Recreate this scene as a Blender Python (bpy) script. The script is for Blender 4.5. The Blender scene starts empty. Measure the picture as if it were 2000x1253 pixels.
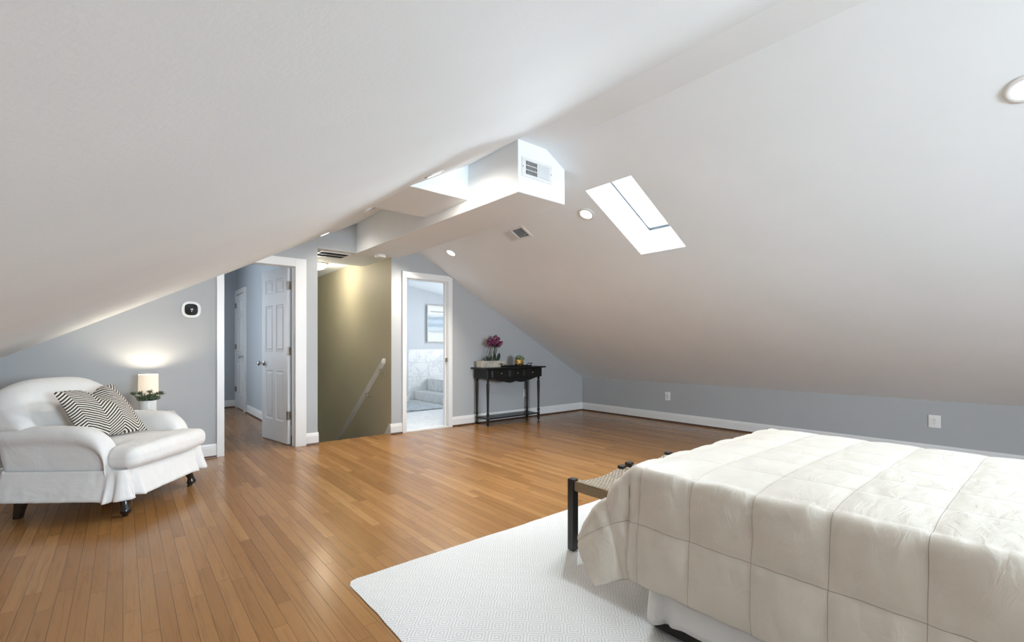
import bpy, bmesh, math, random
import numpy as np
from math import sin, cos, pi, radians, hypot, atan2, sqrt
from mathutils import Vector, Matrix, noise

random.seed(7)
SC = bpy.context.scene
COL = SC.collection

# ------------------------------------------------------------------ mesh helpers
class MB:
    def __init__(s):
        s.v = []; s.f = []; s.uv = {}
    def add(s, vs, fs):
        b = len(s.v); s.v += [tuple(map(float, p)) for p in vs]
        s.f += [tuple(b + i for i in f) for f in fs]
        return b
    def box(s, x0, x1, y0, y1, z0, z1):
        s.add([(x0,y0,z0),(x1,y0,z0),(x1,y1,z0),(x0,y1,z0),(x0,y0,z1),(x1,y0,z1),(x1,y1,z1),(x0,y1,z1)],
              [(0,3,2,1),(4,5,6,7),(0,1,5,4),(1,2,6,5),(2,3,7,6),(3,0,4,7)])
        return s
    def prism(s, pts, axis, a0, a1):
        """pts: closed 2D loop; axis 'y' -> (x,z) loop run from y=a0 to a1; 'x' -> (y,z); 'z' -> (x,y)."""
        n = len(pts)
        def P(p, a):
            return (p[0], a, p[1]) if axis == 'y' else (a, p[0], p[1]) if axis == 'x' else (p[0], p[1], a)
        s.add([P(p, a0) for p in pts] + [P(p, a1) for p in pts],
              [tuple(range(n)), tuple(range(2*n-1, n-1, -1))] + [(i, i+n, (i+1) % n + n, (i+1) % n) for i in range(n)])
        return s
    def grid(s, fn, us, vs, uvfn=None, close_u=False):
        nu, nv = len(us), len(vs)
        b = len(s.v)
        for u in us:
            for v in vs:
                s.v.append(tuple(map(float, fn(u, v))))
                if uvfn: s.uv[len(s.v)-1] = uvfn(u, v)
        for i in range(nu if close_u else nu-1):
            for j in range(nv-1):
                i2 = (i+1) % nu
                s.f.append((b+i*nv+j, b+i2*nv+j, b+i2*nv+j+1, b+i*nv+j+1))
        return s
    def loft(s, secs, closed=True, caps=True):
        n = len(secs[0]); b = len(s.v)
        for sec in secs: s.v += [tuple(map(float, p)) for p in sec]
        for i in range(len(secs)-1):
            for j in range(n if closed else n-1):
                k = (j+1) % n
                s.f.append((b+i*n+j, b+i*n+k, b+(i+1)*n+k, b+(i+1)*n+j))
        if caps and closed:
            s.f.append(tuple(b+j for j in range(n-1, -1, -1)))
            s.f.append(tuple(b+(len(secs)-1)*n+j for j in range(n)))
        return s
    def tube(s, path, r, n=10, caps=True):
        secs = []
        P = [Vector(p) for p in path]
        rs = r if isinstance(r, (list, tuple)) else [r]*len(P)
        up = None
        for i, p in enumerate(P):
            t = (P[min(i+1, len(P)-1)] - P[max(i-1, 0)]).normalized()
            if up is None:
                up = Vector((0,0,1)) if abs(t.z) < .9 else Vector((1,0,0))
            a = t.cross(up).normalized(); up = a.cross(t).normalized()
            secs.append([p + (a*cos(2*pi*k/n) + up*sin(2*pi*k/n))*rs[i] for k in range(n)])
        return s.loft(secs, True, caps)
    def lathe(s, prof, origin=(0,0,0), axis=(0,0,1), n=24):
        """prof: list of (radius, height along axis)."""
        ax = Vector(axis).normalized()
        a = ax.orthogonal().normalized(); c = ax.cross(a); o = Vector(origin)
        return s.loft([[o + ax*h + (a*cos(2*pi*k/n) + c*sin(2*pi*k/n))*max(r, 1e-4) for k in range(n)] for r, h in prof])
    def softbox(s, x0, x1, y0, y1, z0, z1, r, n=8, m=6, warp=None):
        """rounded box; every face an n-cell grid between the roundings, m cells per rounding."""
        c = ((x0+x1)/2, (y0+y1)/2, (z0+z1)/2); h = ((x1-x0)/2, (y1-y0)/2, (z1-z0)/2)
        rr = min(r, *h)
        def axis_pts(hh):
            inner = hh - rr
            lo = [(-inner, -math.tan(pi/4*(1-i/m))) for i in range(m)]
            mid = [(-inner + 2*inner*i/n, 0) for i in range(n+1)]
            hi = [(inner, math.tan(pi/4*(i+1)/m)) for i in range(m)]
            return lo + mid + hi
        A = [axis_pts(x) for x in h]
        for ax in range(3):
            o1, o2 = (ax+1) % 3, (ax+2) % 3
            for sg in (-1, 1):
                def fn(p, q):
                    base = [0,0,0]; d = [0,0,0]
                    base[ax] = sg*(h[ax]-rr); d[ax] = sg
                    base[o1], d[o1] = p; base[o2], d[o2] = q
                    L = sqrt(d[0]**2+d[1]**2+d[2]**2)
                    pt = [c[i]+base[i]+d[i]/L*rr for i in range(3)]
                    return warp(*pt) if warp else pt
                s.grid(fn, A[o1], A[o2])
        return s
    def xf(s, M, start=0):
        for i in range(start, len(s.v)): s.v[i] = tuple(M @ Vector(s.v[i]))
        return s
    def build(s, name, mat, parent=None, smooth=True, bevel=0, subsurf=0, solid=0, weld=0, angle=38, segs=2):
        me = bpy.data.meshes.new(name)
        me.from_pydata(s.v, [], s.f)
        if s.uv:
            l = me.uv_layers.new(name='uv')
            for p in me.polygons:
                for li in p.loop_indices:
                    l.data[li].uv = s.uv.get(me.loops[li].vertex_index, (0, 0))
        bm = bmesh.new(); bm.from_mesh(me)
        if weld: bmesh.ops.remove_doubles(bm, verts=bm.verts, dist=weld)
        bmesh.ops.recalc_face_normals(bm, faces=bm.faces)
        bm.to_mesh(me); bm.free()
        for p in me.polygons: p.use_smooth = smooth
        if smooth: me.set_sharp_from_angle(angle=radians(angle))
        for m in (mat if isinstance(mat, (list, tuple)) else [mat]): me.materials.append(m)
        o = bpy.data.objects.new(name, me); COL.objects.link(o)
        if parent is not None: o.parent = parent
        if bevel:
            d = o.modifiers.new('edge', 'BEVEL'); d.width = bevel; d.segments = segs; d.limit_method = 'ANGLE'; d.angle_limit = radians(40)
        if solid:
            d = o.modifiers.new('thick', 'SOLIDIFY'); d.thickness = solid; d.offset = -1
        if subsurf:
            d = o.modifiers.new('sub', 'SUBSURF'); d.levels = subsurf; d.render_levels = subsurf
        return o

def thing(name, label, cat, loc=(0,0,0), rz=0, group=None, rot=None):
    o = bpy.data.objects.new(name, None); COL.objects.link(o)
    o.empty_display_size = .1
    o.location = loc
    o.rotation_euler = rot if rot else (0,0,rz)
    return tag(o, label, cat, group)

def tag(o, label, cat=None, group=None, kind=None):
    if label: o['label'] = label
    if cat: o['category'] = cat
    if group: o['group'] = group
    if kind: o['kind'] = kind
    return o

def struct(o, label=None, cat=None):
    return tag(o, label, cat, None, 'structure')

def copy_tree(o, parent=None):
    c = o.copy(); COL.objects.link(c)
    if parent is not None: c.parent = parent
    for ch in list(o.children): copy_tree(ch, c)
    return c

# ------------------------------------------------------------------ materials
class NT:
    def __init__(s, name):
        s.m = bpy.data.materials.new(name); s.m.use_nodes = True
        s.t = s.m.node_tree; s.b = s.t.nodes['Principled BSDF']; s.out = s.t.nodes['Material Output']
    def n(s, typ, **kw):
        nd = s.t.nodes.new(typ)
        for k, v in kw.items(): setattr(nd, k, v)
        return nd
    def l(s, a, b): s.t.links.new(a, b)
    def val(s, x, sock):
        if hasattr(x, 'is_output'): s.l(x, sock)
        else: sock.default_value = x
    def math(s, op, a, b=None, c=None):
        nd = s.n('ShaderNodeMath', operation=op)
        s.val(a, nd.inputs[0])
        if b is not None: s.val(b, nd.inputs[1])
        if c is not None: s.val(c, nd.inputs[2])
        return nd.outputs[0]
    def ramp(s, fac, stops, interp='LINEAR'):
        nd = s.n('ShaderNodeValToRGB'); cr = nd.color_ramp; cr.interpolation = interp
        while len(cr.elements) < len(stops): cr.elements.new(.5)
        for e, (p, c) in zip(cr.elements, stops):
            e.position = p; e.color = (*c, 1) if len(c) == 3 else c
        s.l(fac, nd.inputs[0]); return nd.outputs[0]
    def mix(s, fac, a, b, mode='MIX'):
        nd = s.n('ShaderNodeMix', data_type='RGBA', blend_type=mode)
        s.val(fac, nd.inputs[0])
        for x, i in ((a, 6), (b, 7)):
            if hasattr(x, 'is_output'): s.l(x, nd.inputs[i])
            else: nd.inputs[i].default_value = (*x, 1)
        return nd.outputs[2]
    def noise(s, vec=None, scale=5, detail=3, rough=.5, dist=0):
        nd = s.n('ShaderNodeTexNoise'); nd.inputs['Scale'].default_value = scale; nd.inputs['Detail'].default_value = detail
        nd.inputs['Roughness'].default_value = rough; nd.inputs['Distortion'].default_value = dist
        if vec is not None: s.l(vec, nd.inputs['Vector'])
        return nd.outputs['Fac']
    def bump(s, h, strength=.3, dist=.01):
        nd = s.n('ShaderNodeBump'); nd.inputs['Strength'].default_value = strength; nd.inputs['Distance'].default_value = dist
        s.l(h, nd.inputs['Height']); s.l(nd.outputs[0], s.b.inputs['Normal'])
    def obj(s): return s.n('ShaderNodeTexCoord').outputs['Object']
    def uv(s): return s.n('ShaderNodeTexCoord').outputs['UV']
    def xyz(s, v):
        nd = s.n('ShaderNodeSeparateXYZ'); s.l(v, nd.inputs[0]); return nd.outputs
    def comb(s, x, y, z=0.0):
        nd = s.n('ShaderNodeCombineXYZ')
        for i, a in enumerate((x, y, z)): s.val(a, nd.inputs[i])
        return nd.outputs[0]

def paint(name, col, rough=.6, metal=0, var=.04, scale=6, bump=0, bscale=120, coat=0, spec=.5):
    t = NT(name)
    v = t.obj()
    c2 = tuple(max(0, x*(1-var*2)) for x in col); c1 = tuple(min(1, x*(1+var)) for x in col)
    t.l(t.ramp(t.noise(v, scale, 4), [(.3, c2), (.7, c1)]), t.b.inputs['Base Color'])
    t.b.inputs['Roughness'].default_value = rough; t.b.inputs['Metallic'].default_value = metal
    t.b.inputs['Coat Weight'].default_value = coat; t.b.inputs['Specular IOR Level'].default_value = spec
    if bump: t.bump(t.noise(v, bscale, 2), bump, .004)
    return t.m

def emit(name, col, strength):
    t = NT(name)
    t.b.inputs['Base Color'].default_value = (.8,.8,.8,1)
    t.b.inputs['Emission Color'].default_value = (*col, 1); t.b.inputs['Emission Strength'].default_value = strength
    v = t.obj(); t.l(t.ramp(t.noise(v, 3, 1), [(0, (.78,.78,.78)), (1, (.82,.82,.82))]), t.b.inputs['Base Color'])
    return t.m

def wood_floor():
    t = NT('oak_strip_floor')
    x, y, z = t.xyz(t.obj())
    w, L = .057, .85
    xs = t.math('DIVIDE', x, w); ix = t.math('FLOOR', xs); fx = t.math('FRACT', xs)
    wn = t.n('ShaderNodeTexWhiteNoise', noise_dimensions='1D'); t.l(ix, wn.inputs['W'])
    ys = t.math('DIVIDE', t.math('ADD', y, t.math('MULTIPLY', wn.outputs['Value'], 7.3)), L)
    iy = t.math('FLOOR', ys); fy = t.math('FRACT', ys)
    w2 = t.n('ShaderNodeTexWhiteNoise', noise_dimensions='2D'); t.l(t.comb(ix, iy), w2.inputs['Vector'])
    r = w2.outputs['Value']
    base = t.ramp(r, [(0, (.255,.118,.036)), (.2, (.285,.135,.043)), (.55, (.310,.150,.049)), (.85, (.335,.166,.056)), (1, (.375,.194,.072))])
    gv = t.comb(t.math('MULTIPLY', x, 55), t.math('MULTIPLY', y, 2.6), t.math('MULTIPLY', r, 40))
    g = t.noise(gv, 1.0, 5, .62, 1.2)
    grain = t.ramp(g, [(.28, (.72,.67,.61)), (.5, (1,1,1)), (.75, (1.0,.98,.95))])
    col = t.mix(.75, base, grain, 'MULTIPLY')
    kv = t.comb(t.math('MULTIPLY', x, 16), t.math('MULTIPLY', y, .8), t.math('MULTIPLY', r, 9))
    k = t.ramp(t.noise(kv, 1.0, 3, .5, 2.0), [(.68, (1,1,1)), (.80, (.50,.42,.36))])
    col = t.mix(.22, col, k, 'MULTIPLY')
    ex = t.math('MULTIPLY', t.math('MINIMUM', fx, t.math('SUBTRACT', 1.0, fx)), w)
    ey = t.math('MULTIPLY', t.math('MINIMUM', fy, t.math('SUBTRACT', 1.0, fy)), L)
    e = t.math('MINIMUM', ex, ey)
    gap = t.ramp(t.math('MULTIPLY', e, 1000), [(.35, (0,0,0)), (1.0, (1,1,1))])
    col = t.mix(gap, (.05,.022,.01), col)
    t.l(col, t.b.inputs['Base Color'])
    rr = t.n('ShaderNodeMapRange'); t.l(t.noise(gv, 1, 2), rr.inputs[0]); rr.inputs[3].default_value = .19; rr.inputs[4].default_value = .28
    t.l(rr.outputs[0], t.b.inputs['Roughness'])
    t.b.inputs['Specular IOR Level'].default_value = .32
    h = t.math('ADD', gap, t.math('MULTIPLY', t.noise(t.comb(t.math('MULTIPLY', x, 9), t.math('MULTIPLY', y, 2), r), 1, 2), .35))
    t.bump(h, .10, .003)
    return t.m

def woven_rug():
    t = NT('diamond_weave_rug')
    x, y, z = t.xyz(t.obj())
    P = .105
    def tri(a): return t.math('ABSOLUTE', t.math('SUBTRACT', t.math('FRACT', t.math('DIVIDE', a, P)), .5))
    d = t.math('ADD', tri(x), tri(y))
    rings = t.math('SINE', t.math('MULTIPLY', d, 2*pi*6))
    yarn = t.math('MULTIPLY', t.math('SINE', t.math('MULTIPLY', x, 2*pi/.0052)), t.math('SINE', t.math('MULTIPLY', y, 2*pi/.0052)))
    s = t.math('ADD', rings, t.math('MULTIPLY', yarn, .55))
    nz = t.noise(t.obj(), 60, 3)
    s = t.math('ADD', s, t.math('MULTIPLY', t.math('SUBTRACT', nz, .5), 1.1))
    f = t.n('ShaderNodeMapRange'); t.l(s, f.inputs[0]); f.inputs[1].default_value = -.9; f.inputs[2].default_value = .7
    col = t.mix(f.outputs[0], (.635,.615,.575), (.79,.78,.76))
    t.l(col, t.b.inputs['Base Color']); t.b.inputs['Roughness'].default_value = .95; t.b.inputs['Specular IOR Level'].default_value = .15
    t.bump(t.math('ADD', f.outputs[0], t.math('MULTIPLY', yarn, .4)), .5, .004)
    return t.m

def chevron():
    t = NT('black_cream_chevron')
    u, v, _ = t.xyz(t.uv())
    nz = t.math('MULTIPLY', t.math('SUBTRACT', t.noise(t.uv(), 9, 2), .5), .02)
    uu = t.math('ADD', u, nz)
    tri = t.math('ABSOLUTE', t.math('SUBTRACT', t.math('MULTIPLY', t.math('FRACT', t.math('ADD', t.math('MULTIPLY', uu, 2.05), .3)), 2.0), 1.0))
    s = t.math('ADD', t.math('MULTIPLY', v, 20), t.math('MULTIPLY', tri, 3.8))
    f = t.ramp(t.math('FRACT', t.math('ADD', s, t.math('MULTIPLY', nz, 8))), [(.0, (.74,.69,.61)), (.42, (.74,.69,.61)), (.50, (.040,.033,.030)), (.92, (.040,.033,.030)), (1, (.74,.69,.61))])
    t.l(f, t.b.inputs['Base Color']); t.b.inputs['Roughness'].default_value = .9; t.b.inputs['Specular IOR Level'].default_value = .15
    t.bump(t.noise(t.obj(), 300, 2), .25, .003)
    return t.m

def quilt_cloth():
    t = NT('oyster_quilt_fabric')
    u, v, _ = t.xyz(t.uv())
    P = .21
    def line(a):
        fr = t.math('FRACT', t.math('ADD', t.math('DIVIDE', a, P), 100.5))
        return t.math('ABSOLUTE', t.math('SUBTRACT', fr, .5))
    d = t.math('MULTIPLY', t.math('MINIMUM', line(u), line(v)), P*1000)
    thread = t.ramp(t.math('DIVIDE', d, 10.0), [(.05, (.33,.275,.22)), (.12, (.69,.628,.535))])
    fine = t.ramp(t.noise(t.obj(), 7, 4), [(.35, (.95,.95,.95)), (.7, (1,1,1))])
    t.l(t.mix(1, thread, fine, 'MULTIPLY'), t.b.inputs['Base Color'])
    t.b.inputs['Roughness'].default_value = .50; t.b.inputs['Specular IOR Level'].default_value = .35
    t.b.inputs['Sheen Weight'].default_value = .15; t.b.inputs['Sheen Roughness'].default_value = .4
    crease = t.noise(t.comb(t.math('MULTIPLY', u, 9), t.math('MULTIPLY', v, 16)), 1.3, 4, .55, 1.2)
    t.bump(crease, .35, .012)
    return t.m

def linen(name, col, rough=.85, wr=.25, wscale=7):
    t = NT(name); o = t.obj()
    t.l(t.ramp(t.noise(o, 14, 3), [(.3, tuple(c*.96 for c in col)), (.7, col)]), t.b.inputs['Base Color'])
    t.b.inputs['Roughness'].default_value = rough; t.b.inputs['Specular IOR Level'].default_value = .2
    t.b.inputs['Sheen Weight'].default_value = .1
    t.bump(t.math('ADD', t.noise(o, wscale, 3, .5, .8), t.math('MULTIPLY', t.noise(o, 420, 1), .015)), wr, .02)
    return t.m

def marble(name, brick=True, bright=.86, sx=.60, sz=.305, ox=.304, oz=.14):
    t = NT(name); o = t.obj()
    nz = t.noise(o, 1.7, 6, .62, 1.8)
    vein = t.math('ABSOLUTE', t.math('SUBTRACT', nz, .5))
    col = t.ramp(vein, [(0, (bright*.76, bright*.78, bright*.79)), (.03, (bright*.93, bright*.94, bright*.94)), (.3, (bright, bright, bright*.99))])
    if brick:
        x, y, z = t.xyz(o)
        a = t.math('ADD', x, t.math('MULTIPLY', y, 1.0)) if brick == 'xy' else x
        row = t.math('FLOOR', t.math('DIVIDE', t.math('ADD', z, oz), sz))
        fz = t.math('FRACT', t.math('DIVIDE', t.math('ADD', z, oz), sz))
        off = t.math('MULTIPLY', t.math('FRACT', t.math('MULTIPLY', row, .5)), 1.0)
        fx = t.math('FRACT', t.math('ADD', t.math('DIVIDE', t.math('ADD', a, ox), sx), off))
        ex = t.math('MULTIPLY', t.math('MINIMUM', fx, t.math('SUBTRACT', 1.0, fx)), sx)
        ez = t.math('MULTIPLY', t.math('MINIMUM', fz, t.math('SUBTRACT', 1.0, fz)), sz)
        g = t.ramp(t.math('MULTIPLY', t.math('MINIMUM', ex, ez), 100), [(.3, (0,0,0)), (.5, (1,1,1))])
        col = t.mix(g, (.58,.60,.60), col)
    t.l(col, t.b.inputs['Base Color']); t.b.inputs['Roughness'].default_value = .25
    return t.m

def rope_weave():
    t = NT('seagrass_rope_weave')
    u, v, _ = t.xyz(t.uv())
    c = .017
    nj = t.n('ShaderNodeTexNoise'); nj.inputs['Scale'].default_value = 55; t.l(t.uv(), nj.inputs['Vector'])
    u = t.math('ADD', u, t.math('MULTIPLY', t.math('SUBTRACT', nj.outputs['Fac'], .5), .011)); v = t.math('ADD', v, t.math('MULTIPLY', t.math('SUBTRACT', t.noise(t.obj(), 70, 1), .5), .009))
    iu = t.math('FLOOR', t.math('DIVIDE', u, c)); iv = t.math('FLOOR', t.math('DIVIDE', v, c*.62))
    par = t.math('MULTIPLY', t.math('FRACT', t.math('MULTIPLY', t.math('ADD', iu, iv), .5)), 2.0)
    fu = t.math('SUBTRACT', t.math('FRACT', t.math('DIVIDE', u, c)), .5); fv = t.math('SUBTRACT', t.math('FRACT', t.math('DIVIDE', v, c*.62)), .5)
    a = t.math('COSINE', t.math('MULTIPLY', fu, pi)); b = t.math('COSINE', t.math('MULTIPLY', fv, pi))
    h = t.math('MULTIPLY', t.math('POWER', a, .5), t.math('POWER', b, .8))
    h = t.math('MULTIPLY', h, t.math('ADD', t.math('MULTIPLY', par, .45), .55))
    wn = t.n('ShaderNodeTexWhiteNoise', noise_dimensions='2D'); t.l(t.comb(iu, iv), wn.inputs['Vector'])
    col = t.ramp(h, [(.16, (.035,.03,.025)), (.38, (.36,.28,.20)), (.9, (.66,.57,.45))])
    col = t.mix(.5, col, t.ramp(wn.outputs['Value'], [(0, (.75,.7,.62)), (1, (1,1,1))]), 'MULTIPLY')
    t.l(col, t.b.inputs['Base Color']); t.b.inputs['Roughness'].default_value = .85
    t.bump(h, .8, .006)
    return t.m

def rope_wrap():
    t = NT('seagrass_rope_wrap')
    x, y, z = t.xyz(t.obj())
    p = t.math('ADD', t.math('MULTIPLY', t.math('ADD', x, y), 2*pi/.006), t.math('MULTIPLY', t.noise(t.obj(), 60, 2), 3))
    h = t.math('ADD', t.math('MULTIPLY', t.math('SINE', p), .5), .5)
    t.l(t.ramp(t.math('MULTIPLY', h, t.math('ADD', t.noise(t.obj(), 140, 2), .4)), [(.1, (.09,.055,.025)), (.5, (.36,.24,.12)), (1, (.58,.44,.27))]), t.b.inputs['Base Color'])
    t.b.inputs['Roughness'].default_value = .9; t.bump(h, .8, .004)
    return t.m

def seascape():
    t = NT('abstract_seascape_canvas')
    u, v, _ = t.xyz(t.uv())
    n1 = t.noise(t.comb(t.math('MULTIPLY', u, 2.2), t.math('MULTIPLY', v, 16)), 1.4, 4, .6, .6)
    vv = t.math('ADD', v, t.math('MULTIPLY', t.math('SUBTRACT', n1, .5), .14))
    band = t.ramp(vv, [(0, (.74,.74,.68)), (.22, (.72,.73,.68)), (.28, (.48,.53,.55)), (.36, (.62,.69,.73)), (.45, (.36,.44,.52)), (.56, (.55,.63,.70)),
                       (.66, (.34,.42,.49)), (.72, (.62,.68,.70)), (.78, (.80,.80,.76)), (1, (.82,.81,.77))])
    st = t.ramp(t.math('ABSOLUTE', t.math('SUBTRACT', v, .835)), [(.006, (.38,.38,.36)), (.016, (1,1,1))])
    msk = t.ramp(u, [(.06, (0,0,0)), (.1, (1,1,1)), (.5, (1,1,1)), (.55, (0,0,0))])
    t.l(t.mix(t.math('MULTIPLY', msk, 1.0), band, t.mix(1, band, st, 'MULTIPLY')), t.b.inputs['Base Color'])
    t.b.inputs['Roughness'].default_value = .7
    return t.m

def gold_scale():
    t = NT('gold_fish_scale_metal')
    v = t.n('ShaderNodeTexVoronoi'); v.inputs['Scale'].default_value = 45; t.l(t.obj(), v.inputs['Vector'])
    t.l(t.ramp(v.outputs['Distance'], [(0, (.86,.62,.24)), (1, (.55,.36,.10))]), t.b.inputs['Base Color'])
    t.b.inputs['Metallic'].default_value = 1; t.b.inputs['Roughness'].default_value = .22
    t.bump(v.outputs['Distance'], .9, .008)
    return t.m

def shade_mat():
    t = NT('lamp_shade_fabric')
    tr = t.n('ShaderNodeBsdfTranslucent'); tr.inputs[0].default_value = (.9,.87,.82,1)
    df = t.n('ShaderNodeBsdfDiffuse')
    t.l(t.ramp(t.noise(t.obj(), 200, 2), [(.3, (.86,.84,.79)), (.7, (.9,.88,.84))]), df.inputs[0])
    mx = t.n('ShaderNodeMixShader'); mx.inputs[0].default_value = .45
    t.l(df.outputs[0], mx.inputs[1]); t.l(tr.outputs[0], mx.inputs[2]); t.l(mx.outputs[0], t.out.inputs[0])
    return t.m

def glass():
    t = NT('clear_pane_glass')
    gl = t.n('ShaderNodeBsdfGlossy'); gl.inputs['Roughness'].default_value = .02
    tp = t.n('ShaderNodeBsdfTransparent')
    tp.inputs[0].default_value = (.96,.98,1,1)
    fr = t.n('ShaderNodeFresnel'); fr.inputs[0].default_value = 1.45
    mx = t.n('ShaderNodeMixShader'); t.l(t.math('MULTIPLY', fr.outputs[0], .5), mx.inputs[0])
    t.l(tp.outputs[0], mx.inputs[1]); t.l(gl.outputs[0], mx.inputs[2]); t.l(mx.outputs[0], t.out.inputs[0])
    return t.m

CEIL = paint('ceiling_white_paint', (.825,.862,.885), .75, var=.01, scale=2, bump=.08, bscale=90, spec=.3)
WALL = paint('blue_grey_wall_paint', (.41,.42,.424), .6, var=.012, scale=2, bump=.06, bscale=110, spec=.35)
BLUE = paint('hall_blue_wall_paint', (.39,.42,.45), .6, var=.012, scale=2, bump=.06, bscale=110, spec=.35)
BATHB = paint('bathroom_pale_blue_paint', (.56,.59,.62), .6, var=.012, scale=2, spec=.35)
OLIVE = paint('olive_wall_paint', (.46,.42,.30), .6, var=.02, scale=2, bump=.05, bscale=110, spec=.3)
TRIM = paint('white_gloss_trim', (.74,.735,.72), .32, var=.01, scale=3)
DOORW = paint('white_door_paint', (.80,.81,.82), .35, var=.01, scale=3)
SHOE = paint('dark_stained_shoe', (.075,.03,.014), .35, var=.15, scale=9)
FLOOR = wood_floor()
RUG = woven_rug()
QUILT = quilt_cloth()
SLIP = linen('white_slipcover_cotton', (.78,.765,.74), .85, .55, 5)
SKIRTM = linen('white_bed_skirt_cotton', (.77,.755,.73), .85, .25, 9)
PILLOW = chevron()
BLACKW = paint('black_satin_wood', (.006,.006,.0055), .30, var=.2, scale=8, spec=.35)
DARKLEG = paint('espresso_wood', (.018,.011,.008), .25, var=.3, scale=12, coat=.3)
STOOLB = paint('black_stool_frame', (.014,.016,.015), .30, var=.2, scale=10)
NICKEL = paint('brushed_nickel', (.55,.54,.52), .25, 1, var=.05, scale=40)
HINGE = paint('antique_nickel_hinge', (.33,.29,.24), .38, 1, var=.1, scale=30)
CHROME = paint('bright_chrome', (.78,.77,.75), .12, 1, var=.02, scale=10)
PLASTIC = paint('white_plastic', (.78,.77,.74), .4, var=.01, scale=5)
DARK = paint('dark_vent_cavity', (.012,.012,.012), .8, var=.1)
SLOT = paint('outlet_slot_grey', (.16,.16,.15), .6, var=.05)
RAILP = paint('shaded_white_handrail_paint', (.50,.48,.43), .4, var=.01, scale=5)  # white rail; its shade is mixed into this darker base colour
GREYP = paint('grey_register_steel', (.62,.63,.63), .45, var=.02)
CHARC = paint('charcoal_foundation_cloth', (.030,.027,.024), .9, var=.15, scale=60, bump=.2, bscale=300)
MATTR = linen('white_mattress_ticking', (.76,.75,.73))
ROPE = rope_weave(); WRAP = rope_wrap()
PLANTER = paint('whitewashed_planter_wood', (.48,.43,.36), .8, var=.16, scale=9, bump=.1, bscale=60)
PETAL = paint('magenta_orchid_petal', (.19,.032,.095), .55, var=.35, scale=30)
LIP = paint('pale_orchid_lip', (.50,.24,.33), .5, var=.1, scale=60)
STEM = paint('dark_green_stem', (.03,.055,.022), .5, var=.2, scale=30)
LEAF = paint('dark_orchid_leaf', (.012,.028,.014), .35, var=.3, scale=20)
SUCC = paint('grey_green_succulent', (.10,.145,.075), .5, var=.4, scale=40)
SUCCP = paint('pale_green_succulent', (.26,.33,.17), .5, var=.35, scale=40)
SOIL = paint('potting_soil', (.03,.022,.015), .95, var=.3, scale=60)
GOLD = gold_scale()
TRAYM = paint('black_metal_tray', (.015,.014,.013), .35, .5, var=.2, scale=20)
TRAYH = paint('bronze_tray_handle', (.10,.075,.06), .35, 1, var=.2, scale=20)
POTW = paint('white_ceramic_pot', (.72,.71,.69), .35, var=.01, scale=4)
SHADE = shade_mat()
GLASS = glass()
GASKET = paint('grey_skylight_gasket', (.06,.065,.07), .5, var=.05)
SCREEN = paint('black_glass_screen', (.010,.010,.009), .45, var=.2, scale=6, spec=.2)
DIGIT = emit('screen_digit_glow', (.85,.88,.86), .55)
DIGIT2 = emit('screen_icon_glow', (.6,.62,.6), .16)
LENS = emit('lit_downlight_lens', (1,.95,.87), 9)
DOME = emit('lit_glass_dome', (1,.90,.72), 6)
MTILE = marble('marble_wall_tile'); MSTEP = marble('marble_step_tile', False, .80)
MFLOOR = marble('pale_bath_floor_tile', False, .80)
MATM = None
def bath_mat_mat():
    t = NT('grey_patterned_bath_mat')
    n = t.noise(t.obj(), 26, 3, .6, 1.5)
    t.l(t.ramp(n, [(.4, (.20,.235,.26)), (.52, (.50,.54,.56)), (.62, (.30,.34,.37))]), t.b.inputs['Base Color']); t.b.inputs['Roughness'].default_value = 1
    t.bump(n, .6, .01)
    return t.m
MATM = bath_mat_mat()
FRAMEM = paint('pale_silver_wood_frame', (.55,.54,.48), .4, var=.1, scale=20)
CANVAS = seascape()
TREAD = paint('stained_oak_tread', (.30,.14,.055), .3, var=.2, scale=12)

# ------------------------------------------------------------------ room constants
G = 5.56            # far gable wall face
KX = 6.24           # knee wall on the bed side
LX = -1.54          # knee wall behind the armchair side
BACK = -4.2  # unseen back wall, set far back to even the added window light
def zl(x): return 1.433 + .54*x
def zr(x): return .60 + .551*(6.2 - x)
ZT = 2.635
XL, XR = (ZT-1.433)/.54, 6.2-(ZT-.60)/.551

# floor
m = MB(); m.box(LX-.1, KX+.1, BACK-.1, G+.02, -.12, 0); m.box(-.4, 1.70, G+.02, 10.0, -.12, 0); m.box(1.70, 2.66, G+.02, G+.07, -.12, 0)
struct(m.build('floor', FLOOR, smooth=False), 'orange brown oak strip floor of the attic bedroom and hallway', 'floor')

# ceiling: two slopes, narrow flat strip between, skylight shaft
m = MB()
th = .11
m.prism([(LX-.12, zl(LX-.12)), (XL, ZT), (XL, ZT+th*1.15), (LX-.12, zl(LX-.12)+th*1.15)], 'y', BACK-.12, G+.12)
m.prism([(XL-.02, ZT), (XR+.02, ZT), (XR+.02, ZT+th), (XL-.02, ZT+th)], 'y', BACK-.12, G+.12)
SX0, SX1, SY0, SY1 = 2.932, 3.705, 2.127, 2.575
nrm = Vector((.4826, 0, .8758)); D = .29
xs = [XR, SX0, SX1, KX+.12]; ys = [BACK-.12, SY0, SY1, G+.12]
def RP(x, y, d): return Vector((x, y, zr(x))) + nrm*d
for d in (0, D):
    for i in range(3):
        for j in range(3):
            if i == 1 and j == 1: continue
            m.add([RP(xs[i], ys[j], d), RP(xs[i+1], ys[j], d), RP(xs[i+1], ys[j+1], d), RP(xs[i], ys[j+1], d)], [(0,1,2,3)])
sh = [(SX0,SY0),(SX1,SY0),(SX1,SY1),(SX0,SY1)]
for k in range(4):
    a, b = sh[k], sh[(k+1) % 4]
    m.add([RP(*a, 0), RP(*b, 0), RP(*b, D), RP(*a, D)], [(0,1,2,3)])
ou = [(xs[0],ys[0]),(xs[3],ys[0]),(xs[3],ys[3]),(xs[0],ys[3])]
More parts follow.
